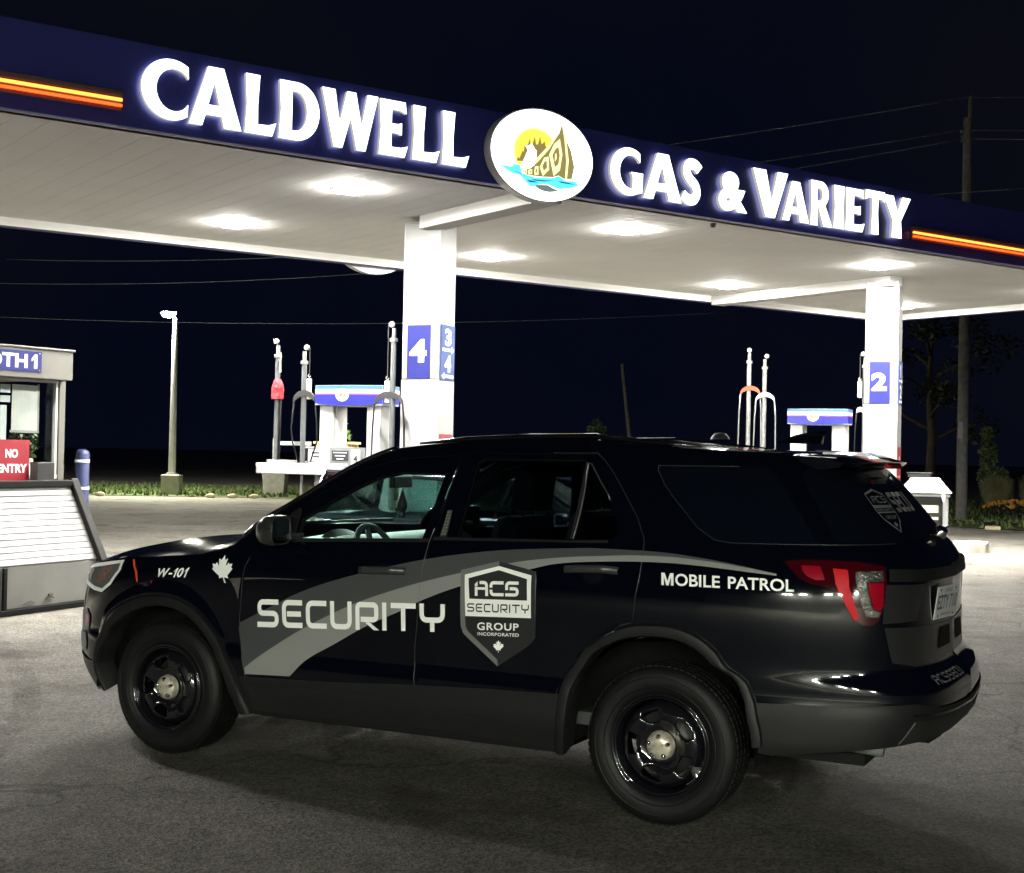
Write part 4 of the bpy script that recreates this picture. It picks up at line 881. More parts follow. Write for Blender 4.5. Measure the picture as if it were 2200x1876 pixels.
g = Geo(); SH = [(1.822, 1.106), (2.026, 1.158), (2.225, 1.12), (2.232, .811), (2.216, .785), (2.18, .755), (2.03, .653), (1.87, .775), (1.84, .80), (1.828, .835)]
panel(g, SH, g=.04, off=.0058); sh_ = g.build('shield_emblem', mat('decal_charcoal', (.012, .0125, .014), .4), suv)
g = Geo(); panel(g, [(1.822, 1.106), (2.026, 1.158), (2.027, 1.135), (1.845, 1.084), (1.854, .833), (1.868, .81), (2.029, .685), (2.03, .653), (1.87, .775), (1.84, .80), (1.828, .835)], g=.04, off=.0064); g.build('shield_edge', mat('decal_mid_grey', (.13, .132, .13), .35), sh_)
g = Geo(); panel(g, [(1.845, 1.084), (2.027, 1.135), (2.204, 1.100), (2.209, .899), (1.854, .885)], [[(1.867, 1.069), (2.028, 1.116), (2.182, 1.082), (2.187, .981), (1.875, .970)]], g=.04, off=.0066); g.build('shield_frame', M_WDEC, sh_)
g = Geo(); decal_polys(g, [(1.902, 1.058), (2.139, 1.068), (2.142, .997), (1.905, .986)], tech_word('Acs', [1.0, 1.05, 1.0], .21, .12), off=.0068, g=.02); g.build('shield_initials', M_WDEC, sh_)
g = Geo(); decal_polys(g, [(1.864, .948), (2.198, .961), (2.198, .92), (1.865, .907)], tech_word('SECURITY', SECW, .17, .22), off=.0074, g=.02); g.build('shield_wording', M_BDEC, sh_)
g = Geo(); decal_text(g, [(1.919, .859), (2.144, .869), (2.143, .834), (1.919, .821)], 'GROUP', .02, .0072, spacing=1.12); decal_text(g, [(1.92, .811), (2.144, .821), (2.144, .805), (1.92, .795)], 'INCORPORATED', .015, .0072, spacing=1.1)
panel(g, quadmap([(2.006, .778), (2.062, .782), (2.062, .723), (2.006, .718)], LEAF), g=.02, off=.0072); g.build('shield_group_wording', mat('decal_white', (), 0), sh_)
# rear glass shield and wording
M_RDEC = mat('decal_rear_grey', (.13, .13, .13), .4)
g = Geo(); S2 = [(4.116, 1.527), (4.23, 1.548), (4.346, 1.524), (4.346, 1.45), (4.33, 1.41), (4.231, 1.352), (4.135, 1.41), (4.116, 1.45)]
panel(g, S2, [shrink(S2, .009)], g=.03, off=.0045); panel(g, [(4.122, 1.475), (4.342, 1.475), (4.342, 1.462), (4.122, 1.462)], g=.03, off=.0046); panel(g, [(4.122, 1.446), (4.342, 1.446), (4.342, 1.440), (4.122, 1.440)], g=.03, off=.0046)
decal_polys(g, [(4.15, 1.516), (4.315, 1.516), (4.315, 1.484), (4.15, 1.484)], tech_word('Acs', [1.0, 1.05, 1.0], .19, .14), off=.0046, g=.02)
decal_polys(g, [(4.135, 1.459), (4.33, 1.459), (4.33, 1.449), (4.135, 1.449)], tech_word('SECURITY', SECW, .19, .17), off=.0046, g=.02)
decal_text(g, [(4.17, 1.430), (4.30, 1.430), (4.30, 1.414), (4.17, 1.414)], 'GROUP', .02, .0046); panel(g, quadmap([(4.21, 1.403), (4.255, 1.403), (4.255, 1.375), (4.21, 1.375)], LEAF), g=.02, off=.0046)
decal_polys(g, [(4.39, 1.53), (5.15, 1.53), (5.15, 1.44), (4.39, 1.44)], [p for p in tech_word('SECURITY', SECW, .22, .17) if max(a for a, b in p) < .53], off=.0046, g=.03)
g.build('rear_lettering', M_RDEC, rwin)
# bumper web address start, plate, light bar, panels
g = Geo(); decal_polys(g, [(4.18, .728), (4.62, .728), (4.62, .695), (4.18, .695)], tech_word('AcSSECU', [.9, .9, .95, .95, .9, .9, .95], .17, .2), off=.005, g=.02); g.build('bumper_lettering', M_RDEC, suv)
both('tailgate_light_bar', [[(3.962, 1.203), (TE, 1.190), (TE, 1.140), (3.960, 1.152)]], M_CLAD, .018, .05)
both('tailgate_panel', [[(3.953, 1.140), (4.237, 1.135), (4.165, .977), (3.947, .972)]], mat('tailgate_satin', (.015, .015, .016), .3, coat=.4), .006, .04)
both('tailgate_lower', [[(3.955, .955), (TE, .93), (TE, .775), (4.15, .775), (3.99, .80)]], mat('tailgate_satin', (), 0), .004, .05)
both('pull_recess', [[(4.50, .915), (4.70, .915), (4.70, .825), (4.44, .825)]], M_BLK, .008, .04)
g = Geo(); pl = Matrix.Translation((4.005, .72, 1.035)) @ Matrix.Rotation(math.radians(81), 4, 'Z') @ Matrix.Rotation(math.radians(8), 4, 'X') @ Matrix(((1, 0, 0, 0), (0, 0, -1, 0), (0, 1, 0, 0), (0, 0, 0, 1)))
g.prism([(-.15, -.076), (.15, -.076), (.15, .076), (-.15, .076)], -.004, 0, M=pl); plate = g.build('licence_plate', mat('plate_white', (.42, .42, .42), .45), suv)
g = Geo(); flat_text(g, 'EZTY 710', pl @ Matrix.Translation((-.13, -.032, .001)), .26, .068, .02); flat_text(g, 'ONTARIO', pl @ Matrix.Translation((-.05, .046, .001)), .10, .018, .01); flat_text(g, 'YOURS TO DISCOVER', pl @ Matrix.Translation((-.07, -.062, .001)), .14, .012, .01)
for x in (-.105, .105):
    for y in (-.062, .06): g.lathe([(0, .002), (.007, .001), (.007, 0)], 10, pl @ Matrix.Translation((x, y, 0)))
g.build('plate_characters', mat('plate_blue_black', (.02, .025, .05), .5), plate)
g = Geo(); g.tube([(3.93, YC, 1.335), (3.92, YC + .12, 1.345), (3.90, YC + .42, 1.355)], [.018, .012, .008], 8); g.lathe([(0, .03), (.025, .025), (.034, .008), (.034, -.02)], 16, Matrix.Translation((3.93, YC, 1.345)) @ Matrix.Rotation(.6, 4, 'Y')); g.build('rear_wiper', M_CHR, suv, smooth=True)
# LED strip on the door post
q = [(1.690, 1.388), (1.718, 1.390), (1.714, 1.258), (1.676, 1.256)]
g = Geo(); panel(g, q[::-1], g=.03, off=.012); edge = g.build('warning_strip', M_DARK, suv)
g = Geo()
for i in range(8):
    for j in (0, 1):
        f = .06 + .115 * i; panel(g, quadmap(q, [(.15 + .4 * j, f), (.45 + .4 * j, f), (.45 + .4 * j, f + .075), (.15 + .4 * j, f + .075)]), g=.03, off=.015)
g.build('led_cells', mat('led_cell', (.55, .55, .5), .2, .7, .4, 120), edge)

# cabin
g = Geo(); g.box((1.9, YC, .42), (2.6, 1.62, .06)); g.box((2.85, YC, 1.22), (.06, 1.3, .5)); g.build('cabin_floor', M_INT, suv)
g = Geo(); rows = []
for x, z in ((.42, 1.135), (.55, 1.175), (.72, 1.195), (.86, 1.19), (.93, 1.15), (.95, 1.0), (.92, .75)):
    rows.append([(x, y, z + .02 * math.exp(-((y - .5) / .22) ** 2) * (1 if x > .6 else 0)) for y in np.linspace(.16, 2 * YC - .16, 30)])
g.grid(rows); dash = g.build('dashboard', mat('dash_plastic', (.16, .18, .175), .55, 0, .15, 30), suv, smooth=True)
g = Geo(); rows = []
for i in range(9):
    a = PI * i / 8; rows.append([(.78 + .02 * j - .0, .50 + .20 * math.cos(a), 1.17 + (.075 - .012 * j) * math.sin(a)) for j in range(8)])
g.grid(rows); g.build('instrument_hood', M_INT, dash, smooth=True)
g = Geo(); Mw = Matrix.Translation((1.04, .50, 1.10)) @ Matrix.Rotation(math.radians(64), 4, 'Y')
g.tube([Mw @ Vector((.185 * math.cos(a), .185 * math.sin(a), 0)) for a in np.linspace(0, 2 * PI, 40)], .017, 10, cap=False)
for a in (0., PI, PI * 1.5 + PI): g.tube([Mw @ Vector((.05 * math.cos(a + PI / 2), .05 * math.sin(a + PI / 2), -.02)), Mw @ Vector((.18 * math.cos(a + PI / 2), .18 * math.sin(a + PI / 2), 0))], .016, 8)
g.lathe([(0, .01), (.05, .005), (.065, -.02), (.06, -.05), (.03, -.2)], 20, Mw); g.build('steering_wheel', M_INT, suv, smooth=True)
for y in (.50, 2 * YC - .50):
    s = bpy.data.objects.new('front_seat', None); COL.objects.link(s); s.parent = suv
    g = Geo(); g.box((1.55, y, .68), (.52, .52, .20)); g.build('seat_cushion', M_SEAT, s, bevel=.06)
    g = Geo(); g.box((1.86, y, 1.02), (.16, .50, .70), ry=.22); g.build('seat_back', M_SEAT, s, bevel=.06)
    g = Geo(); g.box((1.97, y, 1.49), (.11, .27, .19), ry=.15); g.tube([(1.93, y - .06, 1.34), (1.95, y - .06, 1.42)], .008, 6); g.tube([(1.93, y + .06, 1.34), (1.95, y + .06, 1.42)], .008, 6); g.build('headrest', M_SEAT, s, bevel=.04)
g = Geo(); g.box((2.66, YC, 1.17), (.16, 1.30, .40), ry=.2); g.build('rear_bench', M_SEAT, suv, bevel=.05)
g = Geo(); g.box((.90, YC - .02, 1.505), (.035, .27, .075), rz=.12); rm = g.build('rear_view_mirror', M_DARK, suv, bevel=.012)
g = Geo(); g.tube([(.88, YC, 1.53), (.85, YC, 1.585)], .012, 8); g.build('mirror_stem', M_DARK, rm)
fr = tag(empty('air_freshener', SO + Matrix.Rotation(SYAW, 3, 'Z') @ Vector((.91, YC - .02, 1.46)), SYAW), 'dark drop shaped air freshener hanging from the inside mirror of the SUV', 'air freshener')
g = Geo(); g.lathe([(0, 0), (.012, -.02), (.030, -.075), (.034, -.105), (.022, -.125), (.016, -.13), (.022, -.14), (.024, -.165), (0, -.168)], 14); g.build('freshener_body', M_DARK, fr, smooth=True)
g = Geo(); g.tube([(0, 0, .02), (0, 0, 0)], .002, 5); g.build('cord', M_DARK, fr)
# wipers at the windscreen foot
for y0, y1 in ((.55, 1.2), (1.05, 1.65)):
    g = Geo(); pts = []
    for f in np.linspace(0, 1, 8):
        y = y0 + (y1 - y0) * f; k = (y - YC) / .92; pts.append((.46 - .36 * (1 - k * k) + .10 * f + .03, y, 1.225 + .02 * f))
    g.tube(pts, .009, 6); g.build('windshield_wiper', M_DARK, suv)

# ------------------------------------------------------------------ pump islands, pumps, hose masts
IY = -math.radians(23)
def iw(c, x, y, z=0.): c = Vector(c); return c + Vector((math.cos(IY), math.sin(IY), 0)) * x + Vector((-math.sin(IY), math.cos(IY), 0)) * y + Vector((0, 0, z))
def slab(name, c, L, W, h, label):
    g = Geo(); k = .28; p = [(-L / 2 + k, -W / 2), (L / 2 - k, -W / 2), (L / 2, -W / 2 + k), (L / 2, W / 2 - k), (L / 2 - k, W / 2), (-L / 2 + k, W / 2), (-L / 2, W / 2 - k), (-L / 2, -W / 2 + k)]
    g.prism(p, 0, h); o = g.build(name, M_CONW, None, bevel=.012); o.location = c; o.rotation_euler = (0, 0, IY); return tag(o, label, 'island', 'raised concrete islands')
PL, PR = Vector((-2.006, 17.948, 0)), Vector((5.062, 22.90, 0))
slab('pump_island', iw(PL, .15, .0, .004), 4.3, 1.1, .15, 'concrete island under the pump beside the column marked 4')
slab('pump_island', iw(PR, .1, .0, .004), 4.3, 1.1, .15, 'concrete island under the pump beside the column marked 2')
slab('pump_island', (8.05, 26.55, .004), 2.0, 1.35, .17, 'pale concrete island end right of the SUV tailgate')

def sheet(x, y, z): return Matrix(((1, 0, 0, x), (0, 0, -1, y), (0, 1, 0, z), (0, 0, 0, 1)))
def pump(c, label, num):
    r = tag(empty('fuel_pump', c, IY), label, 'fuel pump', 'fuel pumps')
    r.location.z = .152
    g = Geo(); g.box((0, 0, .62), (.90, .42, 1.20)); g.box((0, 0, .03), (.94, .46, .06)); g.build('cabinet', M_WHITE, r, bevel=.012)
    for x, w_ in ((-.345, .20), (.345, .20)):
        g = Geo(); g.box((x, 0, 1.70), (w_, .36, .94)); g.box((x + (.11 if x < 0 else -.11), -.10, 1.70), (.03, .06, .92)); g.build('upright', M_WHITE, r, bevel=.008)
    g = Geo(); g.box((0, -.215, 1.39), (.52, .03, .34)); g.build('display_panel', M_GREY, r, bevel=.006)
    g = Geo(); g.box((-.10, -.233, 1.45), (.24, .006, .13)); g.build('screen', mat('pump_screen', (.04, .045, .05), .15), r)
    g = Geo(); 
    for k in range(3): g.box((-.10, -.2375, 1.49 - .04 * k), (.20 - .05 * k, .003, .012))
    for k in range(4):
        for j in range(2): g.box((-.19 + .06 * k, -.236, 1.33 - .05 * j), (.045, .008, .035))
    g.build('keys_and_readout', mat('pump_pale', (.6, .6, .58), .4), r)
    g = Geo(); g.box((.13, -.236, 1.41), (.13, .02, .24)); g.build('number_card', M_WHITE, r)
    g = Geo(); flat_text(g, num, sheet(.10, -.2475, 1.37), .06, .09, .03); g.build('card_numeral', M_BDEC, r)
    for x in (.30, -.30):
        g = Geo(); g.box((x, -.25, 1.15), (.09, .10, .30)); g.tube([(x, -.31, 1.22), (x, -.36, 1.13), (x, -.34, 1.02)], .02, 8); g.build('nozzle_holster', M_DARK, r, bevel=.01)
    # topper with a bowed front and coloured stripes
    n = 17; bow = lambda x: -.225 - .05 * (1 - (x / .49) ** 2)
    def band(z0, z1, m, nm, d=0.):
        gg = Geo(); rows = []
        for i in range(n):
            x = -.49 + .98 * i / (n - 1); lo = z0 if z0 > 2.125 else z0 - .028 * (1 - (x / .49) ** 2) + .0
            rows.append([(x, bow(x) - d, lo), (x, bow(x) - d, z1)])
        gg.grid(rows); 
        gg.add([(.49 + d, -.225, z0), (.49 + d, .225, z0), (.49 + d, .225, z1), (.49 + d, -.225, z1)], [(0, 1, 2, 3)])
        gg.build(nm, m, tp)
    gg = Geo(); pl = [(-.49 + .98 * i / (n - 1), bow(-.49 + .98 * i / (n - 1)) + .004) for i in range(n)] + [(.488, .225), (-.488, .225)]
    gg.prism(pl, 2.10, 2.352); tp = gg.build('topper', M_WHITE, r)
    band(2.12, 2.235, mat('topper_blue', (.014, .017, .24), .3), 'lower_band', .003); band(2.235, 2.252, mat('topper_red', (.62, .08, .05), .35), 'red_stripe', .003)
    band(2.252, 2.300, mat('topper_pale', (.55, .66, .82), .35), 'pale_stripe', .003); band(2.300, 2.348, mat('topper_teal', (.03, .10, .24), .35), 'upper_band', .003)
    g = Geo(); V, F = cdt(arc(-.06, 2.228, .095, .082, 0, 350, 35), (), None); g.add([(x, bow(-.06) - .012, z) for x, z in V], F); g.build('oval_badge', M_SIGNW, tp)
    g = Geo()
    for pts in ([(-.12, 2.20), (-.10, 2.255), (-.07, 2.27), (-.05, 2.24), (-.06, 2.20)], [(-.055, 2.195), (-.03, 2.245), (.0, 2.275), (-.005, 2.22), (-.03, 2.19)]):
        V, F = cdt(pts, (), None); g.add([(x, bow(-.06) - .014, z) for x, z in V], F)
    g.build('badge_emblem', mat('badge_brown', (.22, .12, .04), .5), tp)
    g = Geo(); g.box((0, 0, 2.095), (.80, .38, .012)); g.build('topper_underside', mat('topper_light', (.8, .8, .8), .4), tp)
    return r
pump(PL, 'white pump with blue striped topper left of the column marked 4', '4')
pump(PR, 'white pump with blue striped topper left of the column marked 2', '2')

def mast(base, H, label, head=-1, sad=None, retr=0, rz=IY, hose=True, strap=None, sadcol=None, col=None):
    r = tag(empty('hose_mast', base, rz), label, 'hose mast', 'hose retractor masts on the pump islands'); col = col or mat('mast_grey', (.09, .095, .10), .5, .2, .15, 9)
    g = Geo(); g.tube([(0, 0, 0), (0, 0, H - .24)], .034, 12); g.lathe([(.034, 0), (.07, 0), (.07, .012), (.034, .012)], 12); g.build('pole', col, r, smooth=True, auto=.6)
    g = Geo(); g.lathe([(.03, H - .27), (.05, H - .265), (.05, H - .225), (.034, H - .22)], 14); g.build('collar', M_STEEL, r, smooth=True, auto=.6)
    g = Geo(); g.tube([(0, 0, H - .25), (0, 0, H - .1)], .026, 10); g.lathe([(.0, -.018), (.036, -.016), (.04, 0), (.036, .016), (0, .018)], 18, Matrix.Translation((head * .03, 0, H - .05)) @ Matrix.Rotation(PI / 2, 4, 'X')); g.build('pulley_head', M_STEEL, r, smooth=True, auto=.7)
    hx = head * .078
    if retr:
        g = Geo(); g.tube([(hx, 0, H - .05), (hx, 0, H - retr)], .006, 6); g.build('pull_wire', M_DARK, r)
        g = Geo(); z = H - retr; g.tube([(hx, 0, z + .03), (hx - .02, 0, z), (hx, 0, z - .02), (hx + .02, 0, z)], .005, 6); g.lathe([(0, z - .03), (.032, z - .035), (.034, z - .06), (.03, z - .28), (.034, z - .30), (0, z - .31)], 12, Matrix.Translation((hx, 0, 0))); g.build('retractor', M_CREAM, r, smooth=True, auto=.6)
    if sad:
        cx, cz, rad = sad; g = Geo(); rows = []
        for i in range(15):
            a = math.radians(20 + 140 * i / 14); k = .016 + .022 * math.sin(a); c = Vector((cx + rad * math.cos(a), -.03, cz + rad * math.sin(a) * .8))
            rows.append([c + Vector((0, -.02, k)), c + Vector((0, .02, k)), c + Vector((0, .02, -k)), c + Vector((0, -.02, -k)), c + Vector((0, -.02, k))])
        g.grid(rows); g.build('hose_saddle', sadcol or M_DARK, r, smooth=False)
        g = Geo(); x0, x1 = cx - rad * .94, cx + rad * .94; zz = cz + rad * .25
        g.tube([(x0, -.03, zz), (x0 - .02, -.03, zz - .3), (x0 - .035, -.03, zz * .6), (x0 - .01, -.03, zz * .35), (x0 + .08, -.03, .03)], .011, 8)
        g.tube([(x1, -.03, zz), (x1 + .025, -.03, zz - .25), (x1 + .035, -.03, zz * .6), (x1 + .04, -.03, zz * .35), (x1 - .05, -.03, .03)], .011, 8); g.build('hose', M_GREY if col is M_STEEL else M_BLK, r, smooth=True)
    if strap:
        g = Geo(); g.tube([(.05, -.02, H - .2), (.055, -.02, strap + .25)], .010, 6); g.build('strap', M_CREAM, r)
        g = Geo(); rr = random.Random(2); rows = []
        for i in range(8):
            z = strap + .16 - .26 * i / 7; w_ = .035 + .05 * math.sin(PI * min(1, i / 4.5) * .6) ; rows.append([(.02 + (w_ + .012 * rr.random()) * math.cos(2 * PI * j / 12), -.02 + (w_ * .6 + .012 * rr.random()) * math.sin(2 * PI * j / 12), z) for j in range(12)])
        rows = [q + [q[0]] for q in rows]; g.grid(rows); g.add(rows[0][:-1], [tuple(range(12))]); g.build('red_cloth', mat('red_cloth', (.35, .012, .02), .8, 0, .3, 30), r)
        g = Geo(); g.tube([(.06, -.02, strap - .1), (.06, -.02, strap * .5), (.055, -.02, .02)], .018, 8); g.build('hose', M_BLK, r, smooth=True)
    return r
mast((-3.10, 18.30, 1.49), 1.65, 'grey hose mast with a red cloth tied on, leftmost on its island', strap=.94)
mast((-2.72, 18.10, 1.49), 1.56, 'grey hose mast with cream retractor between the red cloth mast and the pump', head=1, retr=.42, sad=(.03, .78, .17))
mast((-1.49, 17.25, .15), 3.15, 'dark hose mast with hose saddle in front of the column marked 4', retr=.72, sad=(-.04, 2.06, .21))
mast((3.90, 23.00, .15), 3.36, 'pale hose mast with an orange hose saddle left of the farther pump', head=0, retr=.30, sad=(.03, 2.55, .17), sadcol=mat('saddle_orange', (.40, .06, .02), .5), col=M_STEEL)
mast((4.14, 22.90, .15), 3.26, 'pale hose mast with a grey hose saddle next to the orange one', head=1, sad=(.02, 2.45, .16), sadcol=mat('saddle_grey', (.45, .43, .42), .5), col=M_STEEL)
mast((5.66, 22.38, .15), 3.29, 'hose mast with wrapped straps close beside the column marked 2', head=-1, retr=.45, sad=(-.06, 2.3, .06), sadcol=M_CREAM)

# service table and board on the nearer island
TB = iw((-2.72, 18.45, 0), 0, 0)
t = tag(empty('service_table', Vector((-2.62, 18.14, .152)), IY), 'white service table with raised back rail at the left end of the island', 'table')
g = Geo(); g.box((0, 0, 1.308), (1.32, .56, .06)); g.box((0, -.27, 1.24), (1.30, .02, .08)); g.build('table_top', M_WHITE, t, bevel=.01)
for x in (.22, .55):
    g = Geo(); g.box((x, 0, .637), (.12, .3, 1.274)); g.build('leg', M_GREY, t)
g = Geo(); g.box((-.60, .1, 1.50), (.06, .05, .32)); g.box((-.34, .16, 1.60), (.48, .04, .05)); g.box((-.40, -.05, 1.36), (.34, .2, .04)); g.build('back_rail', M_WHITE, t)
bd_ = tag(empty('notice_board', iw((-2.62, 18.2, .152), 0.12, -.08), IY), 'small white framed notice board standing on the island by the pump', 'notice board')
g = Geo()
for x, z, dx, dz in ((0, 1.55, .44, .025), (0, 1.35, .44, .025), (-.21, 1.29, .025, .53), (.21, 1.45, .025, .21)): g.box((x, 0, z), (dx, .025, dz))
g.build('frame', M_WHITE, bd_)
g = Geo(); g.box((.03, .008, 1.45), (.3, .008, .16)); g.build('panel', M_SIGNW, bd_)
g = Geo(); g.box((0.03, .0, 1.48), (.2, .004, .02)); g.box((.03, .0, 1.43), (.14, .004, .02)); g.box((-.16, .0, 1.45), (.07, .006, .15)); g.build('marks', M_DARK, bd_)
g = Geo(); g.box((-.21, 0, .52), (.03, .03, 1.04)); g.box((-.21, 0, .01), (.3, .2, .02)); g.build('post', M_WHITE, bd_)
pb = tag(empty('planter_box', iw((-2.72, 18.75, .152), .35, .12), IY), 'pale slatted planter box with a leafy plant beside the nearer pump', 'planter')
g = Geo()
for k in range(5): g.box((-.2 + .1 * k, -.14, 1.52 - .1), (.085, .02, .40)); g.box((-.2 + .1 * k, .14, 1.42), (.085, .02, .40))
g.box((0, 0, 1.62), (.54, .34, .03)); g.box((0, 0, .6), (.46, .26, 1.24)); g.build('box', mat('planter_wood', (.55, .45, .20), .7, 0, .2, 10), pb)
def leafy(geo, c, rad, n, size, rr, mi=0):
    for _ in range(n):
        while True:
            p = Vector((rr.uniform(-1, 1), rr.uniform(-1, 1), rr.uniform(-1, 1)))
            if p.length < 1 and rr.random() < .35 + .65 * p.length: break
        p = Vector(c) + Vector((p.x * rad[0], p.y * rad[1], p.z * rad[2])); a = Vector((rr.uniform(-1, 1), rr.uniform(-1, 1), rr.uniform(-.6, .8))).normalized(); b = a.orthogonal().normalized(); b = (b * math.cos(rr.random() * 6) + a.cross(b) * math.sin(rr.random() * 6)); s = size * rr.uniform(.6, 1.3)
        geo.add([p - a * s, p + b * s * .42, p + a * s, p - b * s * .42], [(0, 1, 2, 3)], mi)
g = Geo(); rr = random.Random(5); leafy(g, (-.05, 0, 1.85), (.16, .14, .25), 420, .035, rr); leafy(g, (.06, 0, 1.72), (.14, .12, .12), 160, .035, rr); g.build('leaves', mat('leaf_bright', (.10, .19, .03), .5, 0, .4, 20), pb)
g = Geo(); g.tube([(0, 0, 1.6), (-.03, 0, 1.75), (-.05, 0, 2.0)], .010, 6); g.build('stem', M_BARK, pb)

# waste station at the right
wb_ = tag(empty('waste_station', (6.02, 20.15, 0), IY + .12), 'grey waste station with a white pyramid hood right of the SUV', 'waste bin')
wb_.location = (8.0, 26.9, .174)
g = Geo()
for x in (-.38, .38):
    for y in (-.30, .30): g.box((x, y, .42), (.10, .10, .84))
g.box((0, .30, .42), (.66, .03, .8)); g.box((.38, 0, .42), (.03, .5, .8)); g.box((-.38, 0, .42), (.03, .5, .8)); g.box((0, -.29, .14), (.66, .03, .26)); g.box((0, 0, .87), (.92, .76, .07)); g.build('housing', mat('bin_grey', (.20, .205, .21), .45, 0, .12, 6), wb_, bevel=.01)
g = Geo(); a, b, z0, z1 = (.50, .42), (.26, .2), .905, 1.20
v = [(sx * a[0], sy * a[1], z0) for sx, sy in ((-1, -1), (1, -1), (1, 1), (-1, 1))] + [(sx * b[0], sy * b[1], z1) for sx, sy in ((-1, -1), (1, -1), (1, 1), (-1, 1))]
g.add(v, [(3, 2, 1, 0), (4, 5, 6, 7)] + [(i, (i + 1) % 4, (i + 1) % 4 + 4, i + 4) for i in range(4)]); g.build('hood', M_WHITE, wb_, bevel=.015)
g = Geo(); g.box((0, -.24, .60), (.5, .04, .14)); g.box((0, -.24, .42), (.5, .04, .05)); g.build('paper_shelf', M_CREAM, wb_)
g = Geo(); g.add([(.30, -.40, .93), (.36, -.40, .93), (.37, -.42, .80), (.33, -.42, .74), (.31, -.41, .82)], [(0, 1, 2, 3, 4)]); g.add([(.30, -.398, .93), (.36, -.398, .93), (.37, -.416, .80), (.33, -.416, .74), (.31, -.406, .82)], [(4, 3, 2, 1, 0)]); g.build('paper_towel', M_SIGNW, wb_)
lid = tag(empty('dark_crate', (0, 0, 0)), 'low dark box just visible above the white hood', 'crate')
lid.location = (7.9, 26.9, 1.378)
g = Geo(); g.box((0, 0, .035), (.42, .34, .07), rz=IY); g.box((0, 0, .08), (.46, .38, .02), rz=IY); g.build('box', M_DARK, lid, bevel=.01)
st = tag(empty('marker_stake', (9.9, 33.1, 0)), 'thin pale stake between the waste station and the utility pole', 'stake')
g = Geo(); g.box((0, 0, .6), (.06, .03, 1.2), ry=.04); g.lathe([(.0, 1.22), (.03, 1.2)], 6); g.build('stake_shaft', M_CREAM, st)

